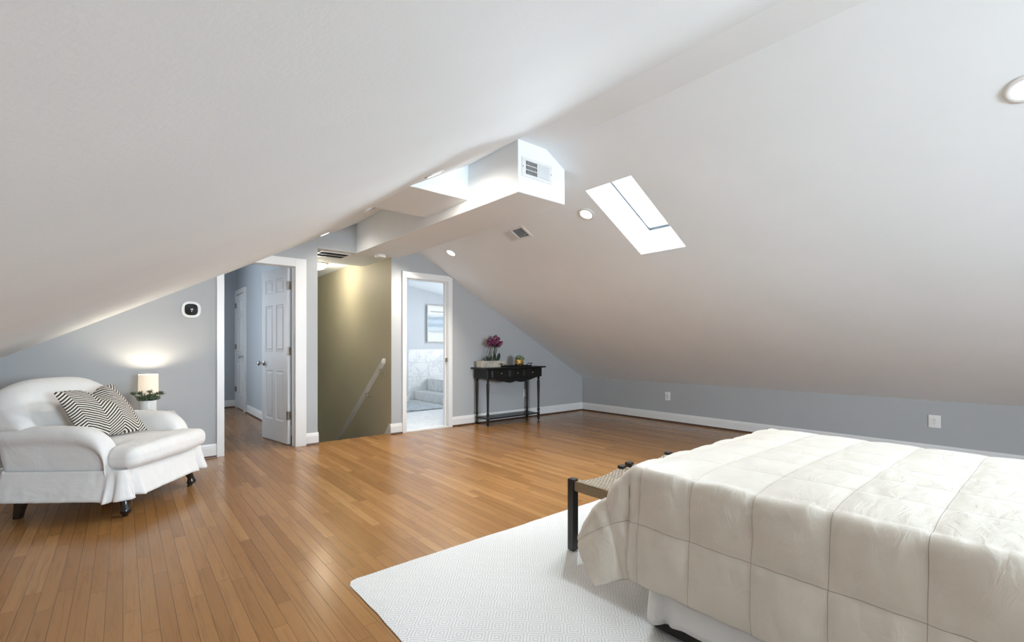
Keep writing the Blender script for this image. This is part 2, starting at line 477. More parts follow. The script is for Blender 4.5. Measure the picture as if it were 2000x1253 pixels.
for k in range(4):
    a, b = ou[k], ou[(k+1) % 4]
    m.add([RP(*a, 0), RP(*b, 0), RP(*b, D), RP(*a, D)], [(0,1,2,3)])
struct(m.build('ceiling', CEIL, smooth=False), 'white sloped attic ceiling meeting in a narrow flat ridge strip', 'ceiling')

# skylight window
sk = bpy.data.objects.new('window_1', None); COL.objects.link(sk)
struct(sk, 'bright skylight with deep white shaft in the sloped ceiling', 'skylight')
m = MB()
for k in range(4):
    a, b = Vector((*sh[k], 0)), Vector((*sh[(k+1) % 4], 0))
    pa, pb = RP(a.x, a.y, D-.012), RP(b.x, b.y, D-.012)
    cen = RP((SX0+SX1)/2, (SY0+SY1)/2, D-.012)
    ia, ib = pa + (cen-pa).normalized()*.034, pb + (cen-pb).normalized()*.034
    up = nrm*.02
    m.add([pa, pb, ib, ia, pa+up, pb+up, ib+up, ia+up], [(0,1,2,3),(4,7,6,5),(0,4,5,1),(1,5,6,2),(2,6,7,3),(3,7,4,0)])
m.build('gasket', GASKET, sk, smooth=False)
m = MB(); m.add([RP(*p, D+.004) for p in sh] + [RP(*p, D+.010) for p in sh], [(0,1,2,3),(7,6,5,4),(0,4,5,1),(1,5,6,2),(2,6,7,3),(3,7,4,0)])
m.build('pane', GLASS, sk, smooth=False)

# boxed duct (soffit) that runs from mid room to the stair alcove
m = MB()
m.loft([[(xl, y, 2.25), (xr, y, 2.25), (xr, y, zr(xr)+.03), (2.5, y, 2.70), (xl, y, 2.70)] for y, xl, xr in ((2.60, 2.222, 2.712), (6.44, 2.166, 2.724))])
m.prism([(1.62, zl(1.62)+.04), (1.66, 2.338), (2.26, 2.338), (2.26, 2.70), (2.2, 2.70)], 'y', 3.23, 3.93)
struct(m.build('ceiling_soffit', CEIL, smooth=False, bevel=.006), 'white boxed duct running under the ridge toward the stairs', 'soffit')

# far gable wall with hall doorway, stair opening and bathroom doorway
m = MB()
m.prism([(LX-.1,0),(.79,0),(.79,zl(.79)+.02),(LX-.1,zl(LX-.1)+.02)], 'y', G, G+.12)
m.prism([(1.49,0),(1.72,0),(1.72,2.254),(1.72,2.4),(1.49,2.28)], 'y', G, G+.12)
m.prism([(1.03,2.02),(1.49,2.02),(1.49,zl(1.49)+.02),(1.03,zl(1.03)+.02)], 'y', G, G+.12)
m.prism([(1.72,2.2535),(2.63,2.2535),(2.63,2.70),(2.18,2.70),(1.72,zl(1.72)+.02)], 'y', G, G+.12)
m.prism([(2.63,0),(2.82,0),(2.82,2.60),(2.63,2.70)], 'y', G, G+.12)
m.prism([(2.82,2.02),(3.48,2.02),(3.48,zr(3.48)+.02),(2.82,zr(2.82)+.02)], 'y', G, G+.12)
m.prism([(3.48,0),(KX+.1,0),(KX+.1,zr(KX+.1)+.02),(3.48,zr(3.48)+.02)], 'y', G, G+.12)
struct(m.build('wall_far', WALL, smooth=False), 'blue grey gable wall holding two doorways and the stair opening', 'wall')
m = MB().box(KX, KX+.1, BACK-.1, G+.12, 0, zr(KX)+.03)
struct(m.build('wall_right', WALL, smooth=False), 'low blue grey knee wall beyond the bed', 'wall')
m = MB().box(LX-.1, LX, BACK-.1, G+.12, 0, zl(LX)+.03)
struct(m.build('wall_left', WALL, smooth=False), 'low blue grey knee wall under the plain slope', 'wall')
# back gable wall, out of view, with a window added for front fill
WX0, WX1, WZ0, WZ1 = 1.30, 2.90, .85, 1.95
m = MB()
m.prism([(LX-.1,0),(WX0,0),(WX0,zl(WX0)+.02),(LX-.1,zl(LX-.1)+.02)], 'y', BACK-.12, BACK)
m.prism([(WX0,0),(WX1,0),(WX1,WZ0),(WX0,WZ0)], 'y', BACK-.12, BACK)
m.prism([(WX0,WZ1),(WX1,WZ1),(WX1,zr(WX1)+.02),(XR,ZT+.02),(XL,ZT+.02),(WX0,zl(WX0)+.02)], 'y', BACK-.12, BACK)
m.prism([(WX1,0),(KX+.1,0),(KX+.1,zr(KX+.1)+.02),(WX1,zr(WX1)+.02)], 'y', BACK-.12, BACK)
struct(m.build('wall_back', WALL, smooth=False), 'blue grey gable wall set back behind the bed to even the light', 'wall')
w2 = bpy.data.objects.new('added_window_2', None); COL.objects.link(w2); struct(w2, 'white framed window added out of view in the back gable for fill light', 'window')
m = MB()
for a in ((WX0-.06,WX0+.04,WZ0-.06,WZ1+.06),(WX1-.04,WX1+.06,WZ0-.06,WZ1+.06),(WX0-.06,WX1+.06,WZ0-.06,WZ0+.04),(WX0-.06,WX1+.06,WZ1-.04,WZ1+.06),((WX0+WX1)/2-.025,(WX0+WX1)/2+.025,WZ0,WZ1)):
    m.box(a[0], a[1], BACK-.08, BACK+.02, a[2], a[3])
m.build('added_window_frame', TRIM, w2, smooth=False)
MB().box(WX0+.03, WX1-.03, BACK-.06, BACK-.052, WZ0+.03, WZ1-.03).build('pane', GLASS, w2, smooth=False)

# hallway
m = MB()
m.box(-.4, 1.72, 9.9, 10.0, -.02, 2.75)
struct(m.build('wall_hall_end', BLUE, smooth=False), 'dark blue grey wall at the end of the hallway', 'wall')
m = MB(); m.box(1.62, 1.72, G+.12, 9.0, -2.6, 2.75); m.box(1.62, 1.72, 9.88, 9.9, -2.6, 2.75); m.box(1.62, 1.72, 9.0, 9.88, 2.13, 2.75); m.box(1.70, 1.72, 9.0, 9.88, -2.6, 2.13)
struct(m.build('wall_hall_side', BLUE, smooth=False), 'blue grey hallway wall with a narrow closet door', 'wall')
m = MB(); m.box(-.4, -.3, G+.12, 7.0, 0, 2.75); m.box(-.4, -.3, 8.4, 9.9, 0, 2.75); m.box(-.4, -.3, 7.0, 8.4, 0, .8); m.box(-.4, -.3, 7.0, 8.4, 2.1, 2.75)
m.prism([(-.4, zl(-.4)), (1.72, zl(1.72)+.10), (1.72, 2.75), (-.4, 2.75)], 'y', G+.121, G+.16)
struct(m.build('wall_hall_added_window', BLUE, smooth=False), 'blue grey hallway wall around an added unseen window', 'wall')
struct(MB().box(-.4, 1.72, G+.12, 10.0, 2.72, 2.82).build('ceiling_hall', CEIL, smooth=False), 'flat white hallway ceiling', 'ceiling')
w3 = bpy.data.objects.new('added_window_3', None); COL.objects.link(w3); struct(w3, 'white framed window added out of view to light the hallway', 'window')  # unseen window, added to carry the hall fill light
m = MB()
for a in ((6.95,7.04,.75,2.15),(8.36,8.45,.75,2.15),(6.95,8.45,.75,.84),(6.95,8.45,2.06,2.15)): m.box(-.36, -.285, a[0], a[1], a[2], a[3])
m.build('added_window_frame', TRIM, w3, smooth=False)
MB().box(-.345, -.338, 7.03, 8.37, .83, 2.07).build('pane', GLASS, w3, smooth=False)

# stair alcove
m = MB(); m.box(2.626, 2.74, G+.004, 9.0, -2.6, 2.6)
struct(m.build('wall_stairs', OLIVE, smooth=False), 'olive stairwell wall carrying the white handrail', 'wall')
struct(MB().box(1.721, 2.74, 8.9, 9.0, -2.6, 2.6).build('wall_stairs_end', OLIVE, smooth=False), 'olive wall at the foot of the stairwell', 'wall')
m = MB(); m.box(1.7205, 2.19, G+.0006, G+.119, 2.2505, 2.253); m.box(1.70, 2.66, G+.12, 6.45, 2.2505, 2.6); m.box(1.70, 2.66, 6.45, 9.0, 2.33, 2.6)
struct(m.build('ceiling_stairs', CEIL, smooth=False), 'white ceiling of the stairwell with a shallow step', 'ceiling')
stair = thing('staircase', 'wooden stairs descending behind the olive stairwell wall', 'stairs', (2.175, G+.07, 0))
for k in range(9):
    MB().box(-.45, .445, .005+k*.25, .005+(k+1)*.25+.02, -.19*(k+1)-.03, -.19*(k+1)).build('tread', TREAD, stair, smooth=False, bevel=.005)
    MB().box(-.45, .445, .005+k*.25, .020+k*.25, -.19*(k+1), -.19*k-.031 if k else -.125).build('riser', TRIM, stair, smooth=False)
tag(stair, None, None, None, 'structure')
stair.name = 'floor_stairs'

# handrail
rail = thing('handrail', 'pale wall handrail running down the olive stairwell wall', 'handrail', (2.556, 5.63, .93))
sl = -.765
m = MB()
prof = [(-.022,-.028),(.022,-.028),(.030,.0),(.026,.024),(.012,.034),(-.012,.034),(-.026,.024),(-.030,.0)]
secs = []
for y in (0, .004, 2.5):
    k = .93 if y == 0 else 1
    secs.append([(a*k, y - b*.3*k, sl*y + b*k*1.15) for a, b in prof])
m.loft(secs); m.build('rail', RAILP, rail, bevel=.003)
for yb in (.10, .54, 1.56):
    z0 = sl*yb - .03
    b = MB()
    b.lathe([(.0,0),(.024,0),(.024,.006),(.012,.012),(0,.013)], (.069, yb, z0-.055), (-1,0,0), 16)
    b.tube([(.062,yb,z0-.055),(.03,yb,z0-.056),(.008,yb,z0-.045),(0,yb,z0-.02),(0,yb,z0+.01)], .0065, 8)
    b.box(-.012,.012,yb-.03,yb+.03,z0-.006,z0+.002)
    b.build('bracket', CHROME, rail)
# bathroom shell
m = MB()
m.box(2.74, 6.4, 8.96, 9.06, 0, 3.0)
m.box(4.02, 4.381, 8.50, 8.96, 0, 3.0)
m.box(6.3, 6.4, G+.12, 6.4, 0, 3.0); m.box(6.3, 6.4, 8.2, 9.0, 0, 3.0); m.box(6.3, 6.4, 6.4, 8.2, 0, .9); m.box(6.3, 6.4, 6.4, 8.2, 2.0, 3.0)
m.box(2.741, 2.76, G+.13, 8.96, 0, 3.0)
m.prism([(2.7, zr(2.7)+.2), (6.4, zr(6.4)+.2), (6.4, 3.0), (2.7, 3.0)], 'y', G+.121, G+.16)
m.box(3.60, 6.4, G+.121, G+.135, 0, 2.4)
struct(m.build('wall_bathroom', BATHB, smooth=False), 'pale blue bathroom walls seen through the doorway', 'wall')
def zb(x): return 2.393 - .18*(x-4.63)
struct(MB().prism([(2.7,zb(2.7)),(6.4,zb(6.4)),(6.4,zb(6.4)+.1),(2.7,zb(2.7)+.1)], 'y', G+.12, 9.06).build('ceiling_bathroom', CEIL, smooth=False), 'gently sloped white bathroom ceiling', 'ceiling')
struct(MB().box(2.66, 6.4, G+.02, 9.06, -.1, -.002).build('floor_bathroom', MFLOOR, smooth=False), 'pale tiled bathroom floor', 'floor')
struct(MB().box(4.385, 6.3, 8.945, 8.96, 0, 1.055).build('wall_tile', MTILE, smooth=False), 'white veined marble tile wainscot on the bathroom wall', 'wall')
m = MB(); m.box(4.012, 4.389, 8.492, 8.4995, 0, .14); m.box(4.3815, 4.389, 8.50, 8.94, 0, .14)
struct(m.build('baseboard_bathroom', TRIM, smooth=False), 'white baseboard around the bathroom wall return', 'baseboard')
w4 = bpy.data.objects.new('added_window_4', None); COL.objects.link(w4); struct(w4, 'white framed window added out of view to light the bathroom', 'window')  # out-of-view window, added so the bathroom reads bright
m = MB()
for a in ((6.35,6.44,.85,2.05),(8.16,8.25,.85,2.05),(6.35,8.25,.85,.94),(6.35,8.25,1.96,2.05)): m.box(6.285, 6.36, a[0], a[1], a[2], a[3])
m.build('added_window_frame', TRIM, w4, smooth=False)
MB().box(6.335, 6.342, 6.43, 8.17, .93, 1.97).build('pane', GLASS, w4, smooth=False)
tub = thing('tub_steps', 'two marble clad steps up to the bathtub deck in the bathroom', 'steps', (4.75, 7.2, 0))
q = radians(-1.5)
MB().box(0, 1.5, -.55, 1.744, 0, .183).build('lower_step', MSTEP, tub, smooth=False, bevel=.006)
MB().box(.30, 1.5, -.55, 1.744, .184, .433).build('deck', MSTEP, tub, smooth=False, bevel=.006)
mat_ = MB()
mat_.softbox(3.58, 4.44, 7.28, 8.46, 0, .022, .01, 10, 2)
tag(mat_.build('bath_mat', MATM), 'grey patterned mat on the bright bathroom floor', 'bath mat')
pic = thing('painting', 'framed abstract seascape hanging above the marble bathroom tile', 'painting', (5.46, 8.957, 1.614))
m = MB()
w, h = .415, .405
for a in ((-w,-w+.018,-h+.018,h-.018),(w-.018,w,-h+.018,h-.018),(-w,w,-h,-h+.018),(-w,w,h-.018,h)): m.box(a[0], a[1], -.04, 0, a[2], a[3])
m.build('frame', FRAMEM, pic, smooth=False)
m = MB(); m.grid(lambda u, v: (-w+.016+(2*w-.032)*u, -.028, -h+.016+(2*h-.032)*v), [0, 1], [0, 1], lambda u, v: (u, v))
m.add([(-w+.016,-.028,-h+.016),(w-.016,-.028,-h+.016),(w-.016,-.028,h-.016),(-w+.016,-.028,h-.016),(-w+.016,-.004,-h+.016),(w-.016,-.004,-h+.016),(w-.016,-.004,h-.016),(-w+.016,-.004,h-.016)],[(4,5,6,7),(0,4,7,3),(1,2,6,5),(0,1,5,4),(3,7,6,2)])
m.build('canvas', CANVAS, pic, smooth=False)

# ------------------------------------------------------------------ trim
BP = [(0,0),(.016,0),(.016,.100),(.012,.106),(.012,.116),(.008,.124),(.006,.135),(0,.135)]
def baseboard(name, x0, x1, y0, y1, label, out):
    """straight run; out = direction into the room ('-y', '-x', '+x')"""
    def run(prof):
        m = MB()
        if out == '-y':
            m.loft([[(x, y0 - d, z) for d, z in prof] for x in (x0, x1)])
        else:
            s = -1 if out == '-x' else 1
            m.loft([[(x0 + s*d, y, z) for d, z in prof] for y in (y0, y1)])
        return m
    o = struct(run(BP).build(name, TRIM, smooth=False), label, 'baseboard')
    q = [(.0165,0)] + [(.0165+.016*cos(a), .02*sin(a)) for a in np.linspace(0, pi/2, 6)]
    run(q).build('shoe_molding', SHOE, o, smooth=True)
    return o
baseboard('baseboard_far', 3.532, KX, G, G, 'white baseboard behind the black console table', '-y')
baseboard('baseboard_armchair', LX, .728, G, G, 'white baseboard behind the slipcovered armchair', '-y')
baseboard('baseboard_post', 1.594, 1.728, G, G, 'short white baseboard between hall doorway and stair opening', '-y')
baseboard('baseboard_bath_post', 2.612, 2.772, G, G, 'short white baseboard between stair opening and bathroom doorway', '-y')
baseboard('baseboard_right', KX, KX, BACK, G, 'long white baseboard along the low knee wall', '-x')
baseboard('baseboard_left', LX, LX, BACK, G, 'white baseboard along the knee wall past the armchair', '+x')
baseboard('baseboard_hall_end', .0, 1.62, 9.9, 9.9, 'white baseboard at the end of the hallway', '-y')
baseboard('baseboard_hall_side', 1.62, 1.62, G+.14, 8.93, 'white baseboard along the hallway wall', '-x')
struct(MB().prism([(G+.0005,0),(G+.0005,.134),(5.60,.134),(5.72,.0),(5.76,-.1),(5.63,-.1),(5.63,0)], 'x', 2.6125, 2.6258).build('trim_stairs', TRIM, smooth=False), 'white skirt board cut at a slant where the stairs begin', 'trim')
def casing(name, pieces, label):
    m = MB()
    for p in pieces: m.prism(p, 'y', G-.020, G)
    return struct(m.build(name, TRIM, smooth=False, bevel=.0025, segs=1), label, 'trim')
z79 = zl(.73)
casing('trim_1', [[(.730,0),(.792,0),(.792,zl(.792)-.001),(.730,z79-.001)],
                  [(1.477,0),(1.592,0),(1.592,2.100),(1.477,2.100)],
                  [(1.068,2.008),(1.477,2.008),(1.477,2.100),(1.236,2.100)]], 'white casing around the hall doorway clipped by the slope')
casing('trim_2', [[(2.775,0),(2.832,0),(2.832,2.092),(2.775,2.092)],
                  [(3.470,0),(3.532,0),(3.532,zr(3.532)-.001),(3.470,2.092)],
                  [(2.832,2.014),(3.470,2.014),(3.470,2.092),(2.832,2.092)]], 'white casing around the bathroom doorway')
# jamb linings
m = MB(); m.box(.788,.798,G,G+.125,0,zl(.79)); m.box(1.477,1.491,G,G+.125,0,2.008); m.box(1.04,1.49,G,G+.125,2.008,2.021); m.box(1.465,1.478,G+.055,G+.072,0,2.008)
struct(m.build('trim_3', TRIM, smooth=False), 'white jamb lining of the hall doorway', 'trim')
m = MB(); m.box(2.818,2.832,G,G+.125,0,2.021); m.box(3.470,3.482,G,G+.125,0,2.021); m.box(2.832,3.47,G,G+.125,2.013,2.021); m.box(2.832,2.842,G+.06,G+.10,.012,2.002); m.box(3.458,3.47,G+.06,G+.10,.012,2.002); m.box(2.832,3.47,G+.06,G+.10,2.002,2.013); m.box(2.832,3.47,G-.012,G+.125,0,.012)
j = struct(m.build('trim_4', TRIM, smooth=False), 'white jamb lining of the bathroom doorway', 'trim')
MB().box(3.452,3.471,G+.012,G+.04,.90,.96).build('strike_plate', HINGE, j, smooth=False)

# six-panel door leaf
def panel_door(root, W, H, T, knob_side_far=True):
    """leaf from x=0 (hinge) to x=W, thickness along y, in root space"""
    st = .105; mid = .085; pw = (W - 2*st - mid)/2
    xsp = [0, st, st+pw, st+pw+mid, st+2*pw+mid, W]
    zsp = [0, .245, .825, 1.045, 1.595, 1.735, H-.115, H]
    m = MB()
    for side, yy, sg in ((0, 0, 1), (1, T, -1)):
        for i in range(5):
            for k in range(7):
                x0, x1, z0, z1 = xsp[i], xsp[i+1], zsp[k], zsp[k+1]
                if i in (1, 3) and k in (1, 3, 5):
                    R = []
                    for ins, dep in ((0, 0), (.010, .009), (.024, .009), (.040, .003)):
                        R.append([(x0+ins, yy+sg*dep, z0+ins), (x1-ins, yy+sg*dep, z0+ins), (x1-ins, yy+sg*dep, z1-ins), (x0+ins, yy+sg*dep, z1-ins)])
                    m.loft(R, True, False); m.add(R[-1], [(0,1,2,3)])
                else:
                    m.add([(x0,yy,z0),(x1,yy,z0),(x1,yy,z1),(x0,yy,z1)], [(0,1,2,3)])
    for x in (0, W): m.add([(x,0,0),(x,T,0),(x,T,H),(x,0,H)], [(0,1,2,3)])
    for z in (0, H): m.add([(0,0,z),(W,0,z),(W,T,z),(0,T,z)], [(0,1,2,3)])
    return m
def knob_mb(x, y, z, sg):
    m = MB()
    m.lathe([(0,0),(.031,0),(.031,.005),(.024,.011),(.012,.014),(.011,.034),(.018,.040),(.027,.050),(.028,.060),(.022,.069),(.010,.073),(0,.074)], (x,y,z), (0,sg,0), 20)
    return m
d1 = bpy.data.objects.new('door_1', None); COL.objects.link(d1); struct(d1, 'white six-panel door standing open into the hallway', 'door')
hinge = Vector((1.470, 5.705, .010)); free = Vector((1.352, 6.41, 0))
d1.location = hinge
d1.rotation_euler = (0, 0, atan2(free.y-hinge.y, free.x-hinge.x))
# local +x runs from hinge to free edge; local +y points toward the hall doorway side (-x world)
panel_door(d1, .712, 2.015, .035).build('leaf', DOORW, d1, smooth=False, weld=.0004)
k = knob_mb(.652, .035, .905, 1); k.add(*[[v for v in knob_mb(.652, 0, .905, -1).v], knob_mb(.652, 0, .905, -1).f]); k.build('knob', NICKEL, d1)
for zz in (.325, 1.055, 1.80):
    h = MB(); h.box(-.012, .004, .001, .034, zz-.045, zz+.045); h.lathe([(0,-.05),(.008,-.05),(.008,.05),(0,.05)], (-.012, .036, zz), (0,0,1), 10); h.box(-.010,.030,.0345,.0375,zz-.045,zz+.045)
    h.build('hinge', HINGE, d1, smooth=False)
# closet door in hall
d2 = bpy.data.objects.new('door_2', None); COL.objects.link(d2); struct(d2, 'closed white closet door at the end of the hallway', 'door')
d2.location = (1.62, 9.82, .012); d2.rotation_euler = (0,0,-pi/2)
m = panel_door(d2, .70, 2.03, .035); m.xf(Matrix.Translation((0,-.02,0))); m.build('leaf', DOORW, d2, smooth=False, weld=.0004)
m = MB()
m.box(-.08,-.004,-.035,.02,-.012,2.04); m.box(.704,.80,-.035,.02,-.012,2.04); m.box(-.08,.80,-.035,.02,2.04,2.12)
m.build('casing', TRIM, d2, smooth=False)
knob_mb(.645,-.02,.93,-1).build('knob', NICKEL, d2)
for zz in (.33, 1.1, 1.85):
    MB().box(-.012,.012,-.045,-.018,zz-.045,zz+.045).build('hinge', HINGE, d2, smooth=False)

# ------------------------------------------------------------------ ceiling fixtures
def slope_frame(o, pt, n):
    n = Vector(n).normalized(); x = Vector((0,1,0)); y = n.cross(x).normalized()
    M = Matrix((x, y, n)).transposed().to_4x4(); M.translation = Vector(pt)
    o.matrix_world = M
NR = (-.4826, 0, -.8758); NL = (.475, 0, -.880)
def downlight(pt, n, label):
    o = thing('recessed_light', label, 'ceiling light', group='recessed ceiling lights')
    slope_frame(o, pt, n)
    return o
dl = downlight((3.140, 2.75, zr(3.14)), NR, 'round recessed light in the slope beside the skylight')
MB().lathe([(.052,0),(.076,0),(.078,.004),(.070,.008),(.056,.008),(.052,.005)], n=32).build('trim_ring', TRIM, dl)
MB().lathe([(0,.001),(.056,.001),(.056,.0062),(.04,.0072),(0,.0075)], n=32).build('lens', LENS, dl)
for pt, n, lab in (((3.140, 4.96, zr(3.14)), NR, 'round recessed light in the slope nearest the bathroom doorway'),
                   ((3.140, .135, zr(3.14)), NR, 'round recessed light high on the slope above the bed'),
                   ((1.745, 2.985, zl(1.745)), NL, 'recessed light seen edge-on in the slope by the boxed duct'),
                   ((1.690, 5.225, zl(1.69)), NL, 'recessed light seen edge-on above the open six-panel door')):
    c = copy_tree(dl); slope_frame(c, pt, n); tag(c, lab)

def register(name, label, W, H, open_from, open_to, rows, n_sl, face_mat=TRIM):
    """plate in local x (W) and y (H), proud along +z; open grille between open_from..open_to of the width"""
    o = thing(name, label, 'air vent')
    m = MB(); e = .022
    m.box(-W/2, W/2, -H/2, -H/2+e, 0, .006); m.box(-W/2, W/2, H/2-e, H/2, 0, .006)
    a, b = -W/2+open_from*W, -W/2+open_to*W
    m.box(-W/2, a, -H/2+e, H/2-e, 0, .006); m.box(b, W/2, -H/2+e, H/2-e, 0, .006)
    m.build('frame', face_mat, o, smooth=False, bevel=.002)
    MB().box(a, b, -H/2+e, H/2-e, .0002, .0012).build('cavity', DARK, o, smooth=False)
    return o, a, b, -H/2+e, H/2-e
o, a, b, c, d = register('wall_vent', 'white air register with a dark half grille on the duct end', .308, .143, .125, .50, 3, 8)
o.matrix_world = Matrix.Translation((2.408, 2.5995, 2.447)) @ Matrix.Rotation(pi/2, 4, 'X')
m = MB()
for i in range(9):
    x = a + (b-a)*(i)/8; m.box(x-.0016, x+.0016, c, d, .0014, .005)
for i in range(1, 3):
    y = c + (d-c)*i/3; m.box(a, b, y-.0022, y+.0022, .0014, .0055)
m.build('grille', TRIM, o, smooth=False)
MB().box(b+.012, .154-.03, c, d, .006, .0085).build('damper_panel', GREYP, o, smooth=False)
m = MB()
for sx in (-.142, .142): MB().lathe([(0,.006),(.005,.006),(.004,.008),(0,.009)], (sx, 0, 0), n=10).build('screw', NICKEL, o)

o, a, b, c, d = register('ceiling_vent', 'white half open air register in the slope near the duct', .34, .17, .47, .90, 3, 8)
slope_frame(o, (3.140, 3.698, zr(3.14)), NR)
o.matrix_world = o.matrix_world @ Matrix.Rotation(pi, 4, 'Z')
m = MB()
for i in range(10):
    x = a + (b-a)*i/9; m.box(x-.001, x+.001, c, d, .001, .003)
m.build('grille', GREYP, o, smooth=False)
MB().box(-.14, a-.012, c, d, .006, .008).build('damper_panel', GREYP, o, smooth=False)
MB().tube([(b-.03, -.02, .005), (b-.012, -.025, .02)], .003, 6).build('lever', TRIM, o)

o, a, b, c, d = register('slope_vent', 'thin white air register seen edge-on in the slope near the stairs', .17, .30, .15, .85, 1, 4)
slope_frame(o, (1.775, 4.05, zl(1.775)), NL)
m = MB()
for i in range(6): m.box(a+(b-a)*i/5-.002, a+(b-a)*i/5+.002, c, d, .001, .007)
m.build('grille', TRIM, o, smooth=False)

o = thing('return_grille', 'dark slotted return air grille in the stair alcove ceiling', 'air vent', (1.975, 5.845, 2.25))
o.rotation_euler = (pi, 0, 0)
m = MB()
for a in ((-.18,-.165,-.145,.145),(.165,.18,-.145,.145),(-.18,.18,-.16,-.145),(-.18,.18,.145,.16),(-.165,.165,-.007,.007)): m.box(a[0], a[1], a[2], a[3], 0, .010)
m.build('frame', TRIM, o, smooth=False)
MB().box(-.165, .165, -.145, .145, .0003, .002).build('cavity', DARK, o, smooth=False)
m = MB()
for y in np.linspace(-.13, .13, 12): m.add([(-.165,y,.002),(.165,y,.002),(.165,y+.008,.008),(-.165,y+.008,.008)], [(0,1,2,3)])
m.build('louver', SLOT, o, smooth=False, solid=.001)

o = thing('smoke_detector', 'round white smoke detector under the duct by the stairs', 'smoke detector', (2.45, 5.49, 2.2495))
o.rotation_euler = (pi, 0, 0)
MB().lathe([(0,0),(.068,0),(.068,.010),(0,.010)], n=32).build('base', PLASTIC, o)
MB().lathe([(0,.010),(.062,.010),(.066,.016),(.062,.030),(.045,.038),(0,.040)], n=32).build('cover', PLASTIC, o)
o = thing('ceiling_dome_light', 'lit dome ceiling light hanging in the stairwell', 'ceiling light', (2.15, 6.95, 2.33)); o.rotation_euler = (pi, 0, 0)
MB().lathe([(0,0),(.145,0),(.150,.012),(.130,.028),(0,.028)], n=32).build('pan', NICKEL, o)
MB().lathe([(.122,.026),(.122,.045),(.108,.075),(.075,.098),(.03,.108),(0,.109)], n=32).build('glass_dome', DOME, o)

# ------------------------------------------------------------------ wall devices
o = thing('thermostat', 'white rounded thermostat with a black screen on the wall above the lamp', 'thermostat', (.516, G-.001, 1.481))
def squircle(a, b, n, k=48): return [(a*math.copysign(abs(cos(t))**(2/n), cos(t)), b*math.copysign(abs(sin(t))**(2/n), sin(t))) for t in [2*pi*i/k for i in range(k)]]
def sq_loft(levels):
    m = MB(); m.loft([[(x, -y, z) for x, z in squircle(a, b, n)] for a, b, n, y in levels]); return m
sq_loft([(.079,.079,2.6,0),(.080,.080,2.6,.010),(.076,.076,2.6,.016)]).build('wall_plate', PLASTIC, o, smooth=True)
sq_loft([(.053,.055,3,.016),(.0535,.0555,3,.026),(.050,.052,3,.029)]).build('screen', SCREEN, o, smooth=True)
def digits(s, size, mat, parent, loc):
    cu = bpy.data.curves.new('digit', 'FONT'); cu.body = s; cu.size = size; cu.align_x = 'CENTER'; cu.align_y = 'CENTER'; cu.extrude = .0002; cu.materials.append(mat)
    t = bpy.data.objects.new('digit', cu); COL.objects.link(t); bpy.context.view_layer.update()
    me = bpy.data.meshes.new_from_object(t.evaluated_get(bpy.context.evaluated_depsgraph_get()))
    bpy.data.objects.remove(t); t = bpy.data.objects.new('digit', me); COL.objects.link(t)
    t.parent = parent; t.location = loc; t.rotation_euler = (pi/2,0,0)
    return t
digits('68', .019, DIGIT, o, (.003, -.0295, .001))
MB().lathe([(0,0),(.004,0),(.004,.0006),(0,.0006)], (.003,-.0291,-.018), (0,-1,0), 12).build('icon', DIGIT2, o)

def outlet(name, label, loc, rz, W, H, duplex=True):
    o = thing(name, label, 'outlet', loc, rz, None)
    m = MB(); m.softbox(-W/2, W/2, -.006, 0, -H/2, H/2, .0028, 2, 3); m.build('cover_plate', PLASTIC, o)
    if duplex:
        for s in (-1, 1):
            r = MB(); r.loft([[(x, -y, z + s*.0195) for x, z in squircle(.0165, .0135, 3, 24)] for y in (.005, .0075)])
            rr = r.build('receptacle', PLASTIC, o)
            q = MB()
            for dx, hh in ((-.006, .0045), (.006, .0037)): q.box(dx-.0012, dx+.0012, -.0082, -.0072, s*.0195+.003-hh, s*.0195+.003+hh)
            q.lathe([(0,0),(.0028,0),(.0028,.001),(0,.001)], (0,-.0072,s*.0195-.0075), (0,-1,0), 10)
            q.build('slot', SLOT, rr, smooth=False)
    else:
        MB().softbox(-.016, .016, -.0075, -.004, -.033, .033, .002, 2, 2).build('insert', GREYP, o)
    m = MB(); m.lathe([(0,0),(.003,0),(.002,.0012),(0,.0014)], (0,-.006,0), (0,-1,0), 10); m.build('screw', NICKEL, o)
    return o
outlet('wall_outlet', 'white duplex outlet on the dark knee wall above the bed', (KX-.001, .893, .37), -pi/2, .094, .126)
outlet('blank_outlet', 'small white wall plate on the knee wall past the bed', (KX-.001, 3.873, .380), -pi/2, .086, .122, False)
outlet('table_outlet', 'white outlet partly hidden behind the console table leg', (4.895, G-.001, .385), 0, .075, .12)

# ------------------------------------------------------------------ rug
m = MB()
rx0, rx1, ry0, ry1 = .815, 3.75, -.75, 2.213
N1, N2 = 60, 60
def rugp(u, v):
    x = rx0 + (rx1-rx0)*u; y = ry0 + (ry1-ry0)*v
    e = .006*noise.noise((x*3, y*3, 0)) + .004*noise.noise((x*11, y*11, 4))
    if u in (0, 1): x += e
    if v in (0, 1): y += e*1.2
    if u == 0 and v == 1: x += .02; y -= .012
    return (x, y, .006 + .0025*noise.noise((x*4, y*4, 7)) + (.0 if 0 < u < 1 and 0 < v < 1 else -.002))
m.grid(rugp, [i/N1 for i in range(N1+1)], [i/N2 for i in range(N2+1)])
tag(m.build('rug', RUG, solid=.007, smooth=False), 'large white diamond weave rug under the bed and stools', 'rug')
RZ = .0085

